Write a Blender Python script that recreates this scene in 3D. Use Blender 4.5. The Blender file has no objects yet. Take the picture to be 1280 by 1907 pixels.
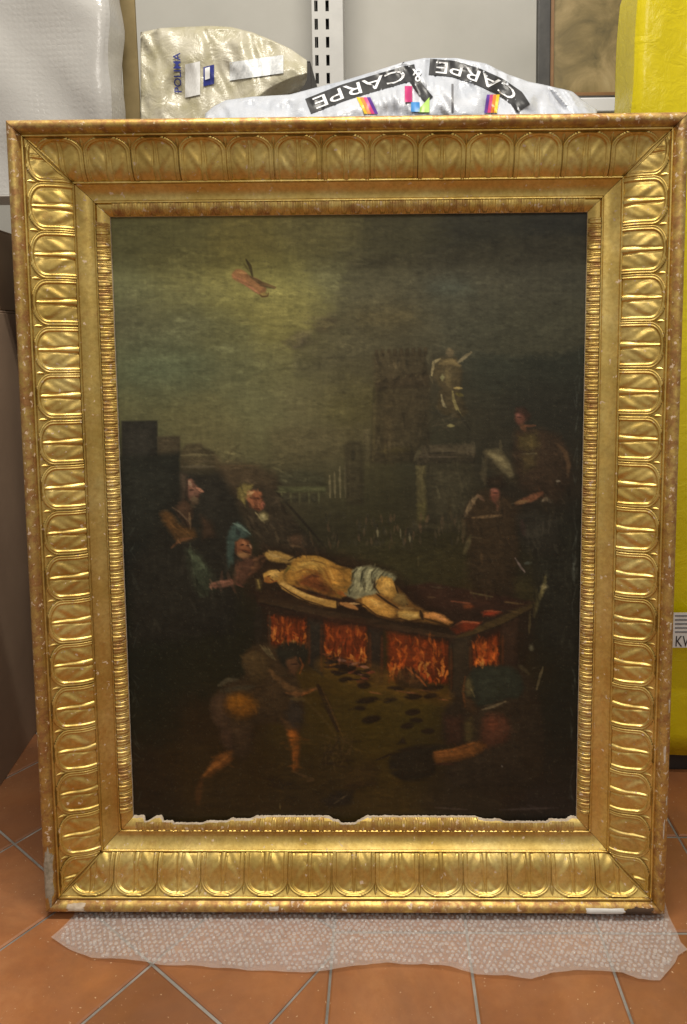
import bpy, bmesh, math, random
import numpy as np
from mathutils import Matrix, Vector, noise as mnoise

random.seed(7)
rng = np.random.default_rng(11)
scene = bpy.context.scene
col = scene.collection

# ------------------------------------------------------------------ camera
PH_F, PH_CX, PH_CY, PH_W, PH_H = 1294.4, 699.1, 795.0, 1280.0, 1907.0
LEAN = math.radians(3.0)            # the frame leans back against the boxes
_Rf = np.array([[0.99989, -0.00721, -0.01286], [-0.00609, -0.99632, 0.08549], [-0.01343, -0.08541, -0.99626]])
_t = np.array([-0.0388, 0.862, 1.2327])
_s, _c = math.sin(LEAN), math.cos(LEAN)
_Rw = np.array([[1, 0, 0], [0, _s, -_c], [0, _c, _s]]) @ _Rf.T
CAM = np.array([0, 0, 0.010]) - _Rw @ _t
cam_data = bpy.data.cameras.new("camera")
cam = bpy.data.objects.new("camera", cam_data)
col.objects.link(cam)
m = Matrix(((_Rw[0, 0], -_Rw[0, 1], -_Rw[0, 2], CAM[0]), (_Rw[1, 0], -_Rw[1, 1], -_Rw[1, 2], CAM[1]),
            (_Rw[2, 0], -_Rw[2, 1], -_Rw[2, 2], CAM[2]), (0, 0, 0, 1)))
_q = m.to_quaternion()
cam.matrix_world = Matrix.Translation(CAM.tolist()) @ _q.to_matrix().to_4x4()
cam_data.sensor_fit = 'VERTICAL'
cam_data.sensor_height = 24.0
cam_data.lens = PH_F / PH_H * 24.0
cam_data.shift_x = -(PH_CX - PH_W / 2) / PH_H
cam_data.shift_y = (PH_CY - PH_H / 2) / PH_H
cam_data.clip_start = 0.05
cam_data.clip_end = 60
scene.camera = cam

# ------------------------------------------------------------------ light
world = bpy.data.worlds.new("World")
scene.world = world
world.use_nodes = True
world.node_tree.nodes["Background"].inputs[0].default_value = (1.0, 0.93, 0.84, 1)
world.node_tree.nodes["Background"].inputs[1].default_value = 0.38


def area_light(name, loc, target, sx, sy, power, color):
    d = bpy.data.lights.new(name, 'AREA')
    d.shape = 'RECTANGLE'
    d.size, d.size_y, d.energy, d.color = sx, sy, power, color
    o = bpy.data.objects.new(name, d)
    o.location = loc
    o.rotation_euler = (Vector(target) - Vector(loc)).to_track_quat('-Z', 'Y').to_euler()
    col.objects.link(o)
    return o


lamp = area_light("ceiling_lamp", (-0.05, -0.40, 3.3), (-0.05, -0.40, 0), 1.4, 0.05, 72, (1.0, 0.94, 0.83))
lamp.rotation_euler = (0, 0, math.radians(-4))
area_light("front_fill", (0.4, -2.1, 2.8), (0.0, 0.0, 0.7), 1.2, 0.5, 14, (1.0, 0.94, 0.85))  # unseen fill light, added in front to lift the shadows
scene.view_settings.view_transform = 'Standard'
scene.view_settings.look = 'None'
scene.view_settings.gamma = 1.0
scene.view_settings.exposure = 0.0


# ------------------------------------------------------------------ helpers
def ray(u, w):
    return _Rw @ np.array([(u - PH_CX) / PH_F, (w - PH_CY) / PH_F, 1.0])


def at_floor(u, w, z=0.0):
    q = ray(u, w)
    return CAM + q * (z - CAM[2]) / q[2]


def at_depth(u, w, y):
    q = ray(u, w)
    return CAM + q * (y - CAM[1]) / q[1]


def tag(o, label=None, cat=None, group=None, kind=None):
    if label: o["label"] = label
    if cat: o["category"] = cat
    if group: o["group"] = group
    if kind: o["kind"] = kind
    return o


def empty(name, loc=(0, 0, 0), rot=(0, 0, 0)):
    o = bpy.data.objects.new(name, None)
    o.location = loc
    o.rotation_euler = rot
    o.empty_display_size = 0.05
    col.objects.link(o)
    return o


def link(name, me, mat=None, parent=None, loc=(0, 0, 0), rot=(0, 0, 0)):
    o = bpy.data.objects.new(name, me)
    if mat is not None and len(me.materials) == 0:
        me.materials.append(mat)
    o.location = loc
    o.rotation_euler = rot
    col.objects.link(o)
    if parent: o.parent = parent
    return o


def mesh(name, verts, faces, mat=None, smooth=False, sharp=None):
    me = bpy.data.meshes.new(name)
    me.from_pydata([tuple(map(float, v)) for v in verts], [], [tuple(map(int, f)) for f in faces])
    if mat is not None: me.materials.append(mat)
    if smooth:
        me.polygons.foreach_set("use_smooth", [True] * len(me.polygons))
        if sharp: me.set_sharp_from_angle(angle=sharp)
    me.update()
    return me


def grid_faces(nu, nv, close_u=False):
    f = []
    for i in range(nu - (0 if close_u else 1)):
        for j in range(nv - 1):
            a, b = i * nv + j, ((i + 1) % nu) * nv + j
            f.append((a, b, b + 1, a + 1))
    return f


def box_mesh(name, x0, x1, y0, y1, z0, z1, mat, bevel=0.0):
    bm = bmesh.new()
    bmesh.ops.create_cube(bm, size=1)
    for v in bm.verts:
        v.co = Vector((x0 + (v.co.x + .5) * (x1 - x0), y0 + (v.co.y + .5) * (y1 - y0), z0 + (v.co.z + .5) * (z1 - z0)))
    if bevel > 0:
        bmesh.ops.bevel(bm, geom=list(bm.edges), offset=bevel, segments=2, affect='EDGES', profile=.5)
    me = bpy.data.meshes.new(name)
    bm.to_mesh(me)
    bm.free()
    me.materials.append(mat)
    return me


# ------------------------------------------------------------------ materials
class NT:
    def __init__(self, name):
        self.m = bpy.data.materials.new(name)
        self.m.use_nodes = True
        self.t = self.m.node_tree
        self.b = self.t.nodes["Principled BSDF"]

    def n(self, typ, **kw):
        nd = self.t.nodes.new(typ)
        for k, v in kw.items():
            if k in nd.inputs: nd.inputs[k].default_value = v
            else: setattr(nd, k, v)
        return nd

    def l(self, a, b):
        self.t.links.new(a, b)

    def coord(self, which='Object', scale=(1, 1, 1)):
        tc = self.n('ShaderNodeTexCoord')
        mp = self.n('ShaderNodeMapping')
        mp.inputs['Scale'].default_value = scale
        self.l(tc.outputs[which], mp.inputs['Vector'])
        return mp.outputs['Vector']

    def noise(self, vec, scale, detail=4, rough=.55, dist=0):
        nd = self.n('ShaderNodeTexNoise')
        nd.inputs['Scale'].default_value = scale
        nd.inputs['Detail'].default_value = detail
        nd.inputs['Roughness'].default_value = rough
        nd.inputs['Distortion'].default_value = dist
        self.l(vec, nd.inputs['Vector'])
        return nd.outputs['Fac']

    def ramp(self, fac, stops):
        r = self.n('ShaderNodeValToRGB')
        e = r.color_ramp.elements
        while len(e) < len(stops): e.new(0.5)
        for i, (p, c) in enumerate(stops):
            e[i].position = p
            e[i].color = (c[0], c[1], c[2], 1) if not np.isscalar(c) else (c, c, c, 1)
        self.l(fac, r.inputs['Fac'])
        return r.outputs['Color']

    def mix(self, fac, a, b, blend='MIX'):
        x = self.n('ShaderNodeMix')
        x.data_type = 'RGBA'
        x.blend_type = blend
        if np.isscalar(fac): x.inputs[0].default_value = fac
        else: self.l(fac, x.inputs[0])
        for sock, v in ((x.inputs[6], a), (x.inputs[7], b)):
            if isinstance(v, tuple): sock.default_value = (*v, 1)
            else: self.l(v, sock)
        return x.outputs[2]

    def bump(self, h, strength=.3, dist=.001, prev=None):
        b = self.n('ShaderNodeBump')
        b.inputs['Strength'].default_value = strength
        b.inputs['Distance'].default_value = dist
        self.l(h, b.inputs['Height'])
        if prev is not None: self.l(prev, b.inputs['Normal'])
        return b.outputs['Normal']


def gilding(name, worn):
    """Old water gilding: gold leaf, red-brown bole rubbed through, flecks of bare gesso."""
    k = NT(name)
    v = k.coord('Generated') if False else None
    geo = k.n('ShaderNodeNewGeometry')
    v = geo.outputs['Position']
    gold = k.ramp(k.noise(v, 9, 5, .6), [(.30, (.62, .435, .115)), (.52, (.78, .58, .19)), (.75, (.88, .705, .29))])
    fine = k.noise(v, 150, 4, .6)
    gold = k.mix(k.ramp(fine, [(.40, 0.0), (.75, .45)]), gold, (.40, .23, .05))
    bole_n = k.noise(v, 26 + 30 * worn, 7, .72, .3)
    lo = .62 - .26 * worn
    bole = k.ramp(bole_n, [(lo, 0.0), (lo + .22, .85)])
    oi = k.n('ShaderNodeObjectInfo')
    gold = k.mix(1.0, gold, k.ramp(oi.outputs['Random'], [(0.0, (.86, .84, .80)), (1.0, (1.06, 1.06, 1.04))]), 'MULTIPLY')
    c = k.mix(bole, gold, k.ramp(fine, [(.3, (.22, .085, .028)), (.7, (.40, .18, .07))]))
    ch_n = k.noise(v, 115, 3, .6, .3)
    ch = k.ramp(ch_n, [(.675 - .05 * worn, 0.0), (.69 - .05 * worn, 1.0)])
    c = k.mix(ch, c, (.66, .50, .34))
    k.l(c, k.b.inputs['Base Color'])
    met = k.mix(bole, (.92, .92, .92), (.45, .45, .45))
    met = k.mix(ch, met, (0, 0, 0))
    k.l(met, k.b.inputs['Metallic'])
    r = k.ramp(k.noise(v, 55, 5, .6), [(.3, .33 + .06 * worn), (.7, .52 + .08 * worn)])
    k.l(r, k.b.inputs['Roughness'])
    nrm = k.bump(bole_n, .35, .0012)
    nrm = k.bump(fine, .35, .0006, nrm)
    k.l(nrm, k.b.inputs['Normal'])
    return k.m


def simple(name, c0, c1, scale=8, rough=.6, bump=.2, bscale=60, bdist=.001, spec=.5, metallic=0, coord='Object', stretch=(1, 1, 1)):
    k = NT(name)
    v = k.coord(coord, stretch)
    n1 = k.noise(v, scale, 6, .6)
    k.l(k.ramp(n1, [(.3, c0), (.7, c1)]), k.b.inputs['Base Color'])
    k.b.inputs['Roughness'].default_value = rough
    k.b.inputs['Metallic'].default_value = metallic
    k.b.inputs['Specular IOR Level'].default_value = spec
    if bump: k.l(k.bump(k.noise(v, bscale, 5, .6), bump, bdist), k.b.inputs['Normal'])
    return k.m


GOLD = gilding("gilding", 0.15)
GOLD_WORN = gilding("gilding_worn", 1.0)
GOLD_SIGHT = gilding("gilding_rubbed", .7)
GESSO = simple("bare_gesso", (.42, .32, .22), (.66, .56, .44), 90, .85, .4, 200)
WOOD_DARK = simple("frame_wood", (.05, .028, .015), (.10, .055, .03), 20, .8, .3, 80, stretch=(1, 6, 1))
CARD = simple("cardboard", (.26, .175, .115), (.32, .22, .145), 6, .85, .12, 120)
CARD2 = simple("cardboard_brown", (.26, .175, .11), (.33, .225, .14), 6, .85, .12, 120)
CARD_OLIVE = simple("cardboard_olive", (.17, .125, .05), (.24, .18, .08), 14, .85, .2, 90)
TAPE = simple("packing_tape", (.42, .33, .22), (.50, .40, .28), 10, .3, .1, 90)
DARK = simple("near_black", (.012, .010, .009), (.03, .025, .02), 10, .6, .2, 60)
INK = simple("black_print", (.012, .012, .014), (.035, .035, .037), 30, .4, 0)
WHITE_INK = simple("white_print", (.75, .76, .78), (.82, .82, .84), 30, .4, 0)
BLUE_INK = simple("blue_print", (.012, .02, .16), (.02, .03, .22), 30, .4, 0)
PAPER = simple("white_paper", (.68, .67, .64), (.82, .81, .78), 60, .8, .3, 150)
WALLM = simple("painted_wall", (.44, .43, .39), (.51, .495, .455), 3, .8, .15, 90)
STEEL = simple("painted_steel", (.46, .455, .44), (.56, .55, .53), 12, .45, .1, 80)
LAMINATE = simple("white_laminate", (.68, .69, .72), (.76, .77, .79), 4, .4, .05, 60)


def inks(name, c):
    return simple(name, tuple(x * .85 for x in c), c, 30, .4, 0)


def poly_bag(name, c0, c1, rough=.28, scale=10, bd=.004, crease=.14):
    k = NT(name)
    v = k.coord()
    k.l(k.ramp(k.noise(v, scale, 5, .6), [(.3, c0), (.7, c1)]), k.b.inputs['Base Color'])
    k.b.inputs['Roughness'].default_value = rough
    w = k.noise(v, 22, 6, .6, 1.2)
    n = k.bump(w, .6, bd)
    vo = k.n('ShaderNodeTexVoronoi')
    vo.feature = 'DISTANCE_TO_EDGE'
    vo.inputs['Scale'].default_value = 26
    k.l(k.mix(.12, v, k.n('ShaderNodeTexNoise', Scale=14.0).outputs['Color']), vo.inputs['Vector'])
    n = k.bump(k.ramp(vo.outputs['Distance'], [(0.0, 1.0), (.09, 0.0)]), crease, bd, n)
    k.l(n, k.b.inputs['Normal'])
    return k.m


BAG_WHITE = poly_bag("white_polybag", (.40, .43, .49), (.55, .57, .62), .26)
BAG_BEIGE = poly_bag("beige_polybag", (.34, .31, .19), (.52, .49, .40), .22, 16, .007, .07)
BAG_YELLOW = poly_bag("yellow_polybag", (.60, .49, .004), (.69, .57, .006), .26, 5, .004, .04)


def wrap_material(name, tint, alpha, bumps, crinkle=.8):
    k = NT(name)
    v = k.coord()
    k.b.inputs['Base Color'].default_value = (*tint, 1)
    k.b.inputs['Roughness'].default_value = .16
    k.b.inputs['Alpha'].default_value = alpha
    k.b.inputs['Specular IOR Level'].default_value = .7
    h = k.noise(v, 60, 5, .65, 1.0)
    n = k.bump(h, crinkle, .005)
    if bumps:
        vo = k.n('ShaderNodeTexVoronoi')
        vo.inputs['Scale'].default_value = 85
        vo.inputs['Randomness'].default_value = .15
        k.l(v, vo.inputs['Vector'])
        n = k.bump(k.ramp(vo.outputs['Distance'], [(.25, 1.0), (.5, 0.0)]), .10, .002, n)
    k.l(n, k.b.inputs['Normal'])
    return k.m


WRAP_SHEET = wrap_material("bubble_wrap_film", (.76, .70, .67), .33, False)
WRAP_BUBBLE = wrap_material("bubble_wrap_bubble", (.88, .84, .82), .32, False)
WRAP_BUBBLE.node_tree.nodes["Principled BSDF"].inputs["Roughness"].default_value = .08
WRAP_BUBBLE.node_tree.nodes["Principled BSDF"].inputs["Specular IOR Level"].default_value = 1.0
WRAP_PACK = wrap_material("bubble_wrap_packing", (.46, .45, .43), 1.0, True, .18)


def tile_material():
    k = NT("terracotta")
    v = k.n('ShaderNodeNewGeometry').outputs['Position']
    oi = k.n('ShaderNodeObjectInfo')
    c = k.ramp(k.noise(v, 4, 7, .62, .4), [(.28, (.235, .088, .032)), (.5, (.345, .138, .050)), (.74, (.43, .195, .080))])
    c = k.mix(k.ramp(k.noise(v, 60, 6, .7), [(.45, 0.0), (.8, .5)]), c, (.30, .105, .038))
    tint = k.ramp(oi.outputs['Random'], [(0.0, (.80, .78, .76)), (1.0, (1.14, 1.12, 1.08))])
    c = k.mix(1.0, c, tint, 'MULTIPLY')
    st = k.ramp(k.noise(v, 2.3, 8, .7, .8), [(.42, 0.0), (.62, .55)])
    c = k.mix(st, c, (.19, .085, .042))
    sp = k.ramp(k.noise(v, 170, 2, .5), [(.71, 0.0), (.74, 1.0)])
    c = k.mix(sp, c, (.62, .42, .26))
    k.l(c, k.b.inputs['Base Color'])
    k.l(k.ramp(k.noise(v, 14, 5, .6), [(.3, .34), (.7, .56)]), k.b.inputs['Roughness'])
    n = k.bump(k.noise(v, 30, 6, .6), .25, .002)
    k.l(n, k.b.inputs['Normal'])
    return k.m


TERRA = tile_material()
GROUT = simple("grout", (.16, .145, .125), (.36, .335, .30), 14, .9, .5, 220)

# ------------------------------------------------------------------ the floor
floor_root = link("floor", mesh("floor", [(-4, -4, -.0035), (4, -4, -.0035), (4, 1.6, -.0035), (-4, 1.6, -.0035)], [(0, 1, 2, 3)], GROUT))
tag(floor_root, "terracotta tiled floor with pale grout joints", None, kind="structure")


def clip_poly(p, nx, ny, d):
    out = []
    for i in range(len(p)):
        a, b = p[i], p[(i + 1) % len(p)]
        da, db = nx * a[0] + ny * a[1] - d, nx * b[0] + ny * b[1] - d
        if da <= 0: out.append(a)
        if (da < 0 < db) or (db < 0 < da):
            t = da / (da - db)
            out.append((a[0] + t * (b[0] - a[0]), a[1] + t * (b[1] - a[1])))
    return out


def inset(p, d):
    c = (sum(q[0] for q in p) / len(p), sum(q[1] for q in p) / len(p))
    out = []
    n = len(p)
    for i in range(n):
        a, b, e = p[i - 1], p[i], p[(i + 1) % n]
        d1 = Vector((b[0] - a[0], b[1] - a[1]))
        d2 = Vector((e[0] - b[0], e[1] - b[1]))
        if d1.length < 1e-6 or d2.length < 1e-6: return None
        d1.normalize(); d2.normalize()
        n1, n2 = Vector((-d1.y, d1.x)), Vector((-d2.y, d2.x))
        bis = n1 + n2
        k = d / max(.25, (1 + n1.dot(n2)))
        out.append((b[0] + bis.x * k, b[1] + bis.y * k))
    return out


def add_tile(p):
    p = inset(p, .0024)
    if p is None or len(p) < 3: return
    area = sum(p[i - 1][0] * p[i][1] - p[i][0] * p[i - 1][1] for i in range(len(p))) / 2
    if area < .0012: return
    q = inset(p, .003)
    n = len(p)
    tilt = random.uniform(-.0006, .0006)
    v = [(x, y, -.006) for x, y in p] + [(x, y, -.0022 + tilt) for x, y in p] + [(x, y, tilt) for x, y in q]
    f = [tuple(range(2 * n, 3 * n))]
    for i in range(n):
        j = (i + 1) % n
        f += [(i, j, n + j, n + i), (n + i, n + j, 2 * n + j, 2 * n + i)]
    link("tile", mesh("tile", v, f, TERRA, True, .35), parent=floor_root)


XB = -0.0329                       # joint where the diagonal field meets the straight one
ang = math.radians(-36.0)
ux, uy = np.array([math.cos(ang), math.sin(ang)]), np.array([-math.sin(ang), math.cos(ang)])
org, TD = np.array([-.3297, -.0899]), .2302
for i in range(-13, 10):
    for j in range(-10, 10):
        c = [org + ux * (i + a) * TD + uy * (j + b) * TD for a, b in ((0, 0), (1, 0), (1, 1), (0, 1))]
        m_ = np.mean(c, axis=0)
        if m_[0] < -1.9 or m_[1] < -1.75 or m_[1] > 1.15: continue
        p = clip_poly([tuple(q) for q in c], 1, 0, XB)
        if len(p) >= 3: add_tile(p)
for i in range(0, 8):
    for j in range(-7, 5):
        x0, y0 = XB + i * .2304, -.027 + j * .2304
        add_tile([(x0, y0), (x0 + .2304, y0), (x0 + .2304, y0 + .2304), (x0, y0 + .2304)])

wall = link("wall", box_mesh("wall", -3, 3, 1.25, 1.35, 0, 3.0, WALLM))
tag(wall, "pale painted wall behind the stored things", None, kind="structure")

# ------------------------------------------------------------------ the gilded frame
W, H = 1.100, 1.3668
RW = 0.1435                          # rail width, outer edge to sight edge
frame = empty("gilded_picture_frame", (0, 0, .010), (-LEAN, 0, 0))
tag(frame, "large worn gilded picture frame with carved leaf moulding, standing on bubble wrap", "picture frame")


KS = RW / .167


def mm(pts):
    return [(a * KS / 1000, (b - 7.5) / 1000) for a, b in pts]


def band_y(t):
    return 12.5 + 27.5 * (.34 * t + .66 * (4 * (t - .5) ** 3 + .5))


prof = mm([(0, 70), (0, 13), (.6, 9), (3, 5), (6.5, 1.6), (11, 0), (15.5, .3), (19, 2.2), (22, 5.5), (24, 9.5), (25, 11.5), (26, 11.0), (27, 9.4), (28.5, 8.8),
           (30, 9.4), (30.8, 11), (31.4, 13.2)])
n_rim = len(prof)
prof += mm([(32 + 72 * t, band_y(t)) for t in np.linspace(0, 1, 15)])
n_band = len(prof)
prof += mm([(104.4, 42.5), (105, 39.2), (106, 38.4), (108.5, 38.4), (109.3, 39.4), (110, 41.5)])
prof += mm([(110.4 + 27.4 * t, 40.8 + 12.5 * (1 - (1 - t) ** 2.1)) for t in np.linspace(0, 1, 8)])
prof += mm([(138.4, 54.4), (139, 51.6), (140, 50.8), (142.4, 50.8), (143.2, 51.8), (144, 54.5), (146, 62), (146, 70)])
S0, S1 = 32 * KS * 1e-3, 104 * KS * 1e-3            # leaf band
SM0, SM1 = 143.6 * KS * 1e-3, RW                  # sight moulding


def band_pt(b):
    """(s, y, normal) across the leaf band, b 0 at the rim, 1 at the fillet"""
    s = S0 + (S1 - S0) * b
    y = (band_y(b) - 7.5) / 1000
    sl = (27.5e-3 * (.34 + .66 * 12 * (b - .5) ** 2)) / (S1 - S0)
    nn = math.hypot(sl, 1)
    return s, y, sl / nn, -1 / nn


def make_rail(L, seed):
    nseg = 70
    vs, fs, mi = [], [], []
    P = len(prof)
    for i in range(nseg + 1):
        t = -1 + 2 * i / nseg
        for k, (s, y) in enumerate(prof):
            half = L / 2 - s - .00045
            l = t * half
            w = 0.0 if i in (0, nseg) or k in (0, P - 1) else .00035 * mnoise.noise((l * 14, s * 60, seed))
            vs.append((l, y + w, -s + w * .6))
    for i in range(nseg):
        for k in range(P - 1):
            a, b = i * P + k, (i + 1) * P + k
            fs.append((a, b, b + 1, a + 1))
            mi.append(0 if k < 10 else 1)
        fs.append((i * P + P - 1, (i + 1) * P + P - 1, (i + 1) * P, i * P))
        mi.append(2)
    fs.append(tuple(range(P)))
    fs.append(tuple(nseg * P + k for k in reversed(range(P))))
    mi += [2, 2]
    me = mesh("rail", vs, fs)
    for mt in (GOLD_WORN, GOLD, WOOD_DARK): me.materials.append(mt)
    me.polygons.foreach_set("material_index", mi)
    me.polygons.foreach_set("use_smooth", [True] * len(fs))
    bm = bmesh.new(); bm.from_mesh(me); bmesh.ops.recalc_face_normals(bm, faces=bm.faces); bm.to_mesh(me); bm.free()
    me.set_sharp_from_angle(angle=.9)
    return me


PITCH = .0785


def leaf_h(a, b, v=0.0):
    """relief in metres of one carved leaf; a -1..1 along the rail, b 0..1 across the band; None outside"""
    aa = abs(a)
    # distance to the outline, in band units
    if b < .36:
        r = ((aa / .91) ** 2.3 + ((.36 - b) / .345) ** 2.3) ** (1 / 2.3)
        d = (1 - r) * .42
    else:
        d = .91 * (1 - aa / .91) * .50
    if d < -.055: return None
    def sst(e0, e1, x):
        t = max(0.0, min(1.0, (x - e0) / (e1 - e0)))
        return t * t * (3 - 2 * t)
    plate = sst(-.052, -.030, d) * (1 - sst(.036, .060, d)) * .0021
    ridge = (math.exp(-((d + .026) / .011) ** 2) + math.exp(-((d - .032) / .012) ** 2)) * .0012
    inside = sst(.045, .16, d)
    x = min(1.0, aa / .80)
    lobe = inside * (.0015 * (1 - (2 * x - 1.0) ** 2) * (.55 + .45 * math.sin(math.pi * min(1, b * 1.05))))
    ph = (b + aa * .85) * 7.6 + v
    vein = inside * (.00062 * math.sin(ph) + .00034 * math.sin(ph * 2.1 + 1 + v)) * min(1, aa * 6)
    hw = .030 + .085 * b ** 1.6
    rib = sst(hw + .022, hw - .012, aa) * (.0026 - .0009 * (aa / hw if aa < hw else 1) ** 2) * sst(.03, .16, b) if aa < hw + .022 else 0
    groove = -.0010 * math.exp(-((aa - hw - .06) / .035) ** 2) * inside
    return .0004 + 1.05 * (plate + ridge + (lobe + vein) * (1 - sst(hw + .03, hw - .01, aa)) + rib + groove)


def leaf_mesh(L, lc, seed):
    """leaf centred at lc on a rail of length L, clipped at the mitre"""
    nu, nv = 76, 54
    vs, ok = [], []
    for i in range(nu):
        a = -1.0 + 2.0 * i / (nu - 1)
        for j in range(nv):
            b = j / (nv - 1)
            s, y, ns, ny = band_pt(b)
            h = leaf_h(a, b, seed)
            l = a * PITCH / 2
            lim = L / 2 - s - .0065
            bad = h is None
            g = lc + l
            if abs(g) > lim + .0018: bad = True
            if abs(g) > lim: l = math.copysign(lim, g) - lc
            h = -.0003 if h is None else h
            vs.append((l, y + ny * h, -(s + ns * h)))
            ok.append(not bad)
    fs = [f for f in grid_faces(nu, nv) if all(ok[k] for k in f)]
    used = sorted({k for f in fs for k in f})
    if not used: return None
    mp = {k: n for n, k in enumerate(used)}
    return mesh("carved_leaf", [vs[k] for k in used], [tuple(mp[k] for k in f) for f in fs], GOLD, True)


def dart_mesh():
    vs, fs = [], []
    for (b, w, h) in ((.015, .004, .0), (.06, .055, .0016), (.13, .085, .0024), (.20, .030, .0014), (.30, .004, .0)):
        s, y, ns, ny = band_pt(b)
        for k, hh in ((-1, 0), (-.4, .6), (0, 1), (.4, .6), (1, 0)):
            z = h * hh + .0002
            vs.append((k * w * PITCH / 2, y + ny * z, -(s + ns * z)))
    return mesh("dart", vs, grid_faces(5, 5), GOLD, True)


def corner_mesh(L, sgn, off, wid, hh):
    vs = []
    n = 30
    for i in range(n):
        b = .04 + .93 * i / (n - 1)
        s, y, ns, ny = band_pt(b)
        for k, h in ((0, -.0006), (.2, .75), (.5, 1), (.8, .75), (1, -.0006)):
            z = h * hh * math.sin(math.pi * min(1, .12 + b * .9)) if h > 0 else -.0006
            l = L / 2 - s - off - wid * k * (.35 + .9 * math.sin(math.pi * b))
            vs.append((sgn * l, y + ny * z, -(s + ns * z)))
    return mesh("corner_leaf", vs, grid_faces(n, 5), GOLD, True)


def small_leaf_mesh(bmax=1.0):
    """one leaf-and-tongue of the sight moulding, 21.6 mm long"""
    nu, nv = 37, 12
    vs = []
    p = .0216
    for i in range(nu):
        a = i / (nu - 1)
        for j in range(nv):
            b = j / (nv - 1) * bmax
            s, y = sight_pt(b * .98)
            u = (a * 2) % 1.0
            if a < .5:                     # broad tongue with a rounded lower end and a middle vein
                w = .5 - abs(u - .5)
                end = .96 - .34 * (2 * abs(u - .5)) ** 2.2
                h = .0021 * min(1, w * 9) * (1 if b < end else max(0, 1 - (b - end) / .06))
                h -= .0008 * math.exp(-((u - .5) / .06) ** 2)
            else:                          # pointed dart between narrow fillets that open like a W
                d = abs(u - .5)
                h = .0018 * max(0, 1 - (d / (.07 + .10 * (1 - b))) ** 2)
                h += .0014 * math.exp(-((d - .20 - .16 * b) / .05) ** 2)
                if b > .9: h *= .5
            vs.append(((a - .5) * p, y - h - .0002, -(s + h * .35)))
    return mesh("small_leaf", vs, grid_faces(nu, nv), GOLD_SIGHT, True)


def sight_pt(b):
    s = SM0 + (SM1 - SM0) * b
    y = .0450 + .0085 * b - .003 * math.sin(math.pi * b)
    return s, y


LOSSES = [(.022, .056, .40), (.060, .235, .32), (.085, .185, .46), (.215, .285, .18), (.440, .530, .24), (.455, .520, .46), (.770, .990, .18), (.815, .945, .32)]


def bottom_loss(q):
    """share of the sight moulding broken away at position q (0 left .. 1 right) of the bottom rail"""
    v = 0.0
    for a, b, d in LOSSES:
        if a <= q <= b:
            e = min(q - a, b - q) / .020
            e = max(0.0, min(1.0, e)); v = max(v, d * e * e * (3 - 2 * e))
    return v


def sight_mesh(L, bottom, seed):
    n, nb = 420 if bottom else 160, 11
    half0 = L / 2
    vs, fs, mi = [], [], []
    for i in range(n + 1):
        t = -1 + 2 * i / n
        q = .5 - t / 2                      # the bottom rail runs right to left
        ls = bottom_loss(q) if bottom else 0.0
        jit = .06 * mnoise.noise((t * 60, seed, 0)) + .10 * mnoise.noise((t * 160, seed, 4))
        end = 1.0 - ls + (jit * .6 if (bottom) else jit * .2)
        for j in range(nb + 2):
            b = min(j / nb, 1) * end
            s, y = sight_pt(b)
            l = t * (half0 - s - .0004)
            if j == nb + 1: y += .0042
            if j == 0: y += .003
            vs.append((l, y, -s))
    for i in range(n):
        for j in range(nb + 1):
            a, b = i * (nb + 2) + j, (i + 1) * (nb + 2) + j
            fs.append((a, b, b + 1, a + 1))
            mi.append(1 if j >= nb or (bottom and j >= nb - 1) else 0)
    me = mesh("sight_moulding", vs, fs)
    me.materials.append(GOLD); me.materials.append(GESSO)
    me.polygons.foreach_set("material_index", mi)
    me.polygons.foreach_set("use_smooth", [True] * len(fs))
    me.set_sharp_from_angle(angle=.7)
    return me


dartm = dart_mesh()
smallm = small_leaf_mesh()
small_cut = {}
SIDES = [("top", W, (0, 0, H), 0.0), ("right", H, (W / 2, 0, H / 2), 90.0), ("bottom", W, (0, 0, 0), 180.0), ("left", H, (-W / 2, 0, H / 2), 270.0)]
rails = {}
full_cache = [leaf_mesh(9.0, 0.0, q) for q in (0.0, .7, 1.3, 2.0, 2.6, 3.4, 4.1)]
for si, (side, L, loc, deg) in enumerate(SIDES):
    rail = link("rail", make_rail(L, si * 3.7), parent=frame, loc=loc, rot=(0, math.radians(deg), 0))
    rails[side] = rail
    nk = 6 if L == W else 8
    for k in range(-nk, nk + 1):
        lc = k * PITCH
        part = abs(lc) + PITCH / 2 > L / 2 - S1 - .007
        me = leaf_mesh(L, lc, k * .9) if part else random.choice(full_cache)
        if me is not None:
            o = link("carved_leaf", me, parent=rail, loc=(lc + (0 if part else random.uniform(-.0007, .0007)), random.uniform(-.0003, .0003), 0))
            if not part: o.scale = (random.choice((-1, 1)) * random.uniform(.975, 1.0), random.uniform(.985, 1.01), random.uniform(.985, 1.01))
        if k < nk and abs(lc + PITCH / 2) < L / 2 - S0 - .022:
            link("dart", dartm, parent=rail, loc=(lc + PITCH / 2, 0, 0))
    for sg in (-1, 1):
        link("corner_leaf", corner_mesh(L, sg, .0012, .0055, .0034), parent=rail)
    link("sight_moulding", sight_mesh(L, side == "bottom", si * 5.1), parent=rail)
    n = int((L - 2 * RW - .004) / .0216)
    for k in range(n):
        lc = (k - (n - 1) / 2) * .0216
        if side == "bottom":
            q = .5 - lc / L * 1.0
            qq = .5 - lc / (L - 2 * RW)
            ls = max(bottom_loss(qq + e) for e in (-.012, 0, .012))
            if ls > .08:
                key = round(max(.3, 1 - ls - .04) * 12) / 12
                if key not in small_cut: small_cut[key] = small_leaf_mesh(key)
                link("small_leaf", small_cut[key], parent=rail, loc=(lc, 0, 0))
                continue
        link("small_leaf", smallm, parent=rail, loc=(lc, 0, 0))


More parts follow.
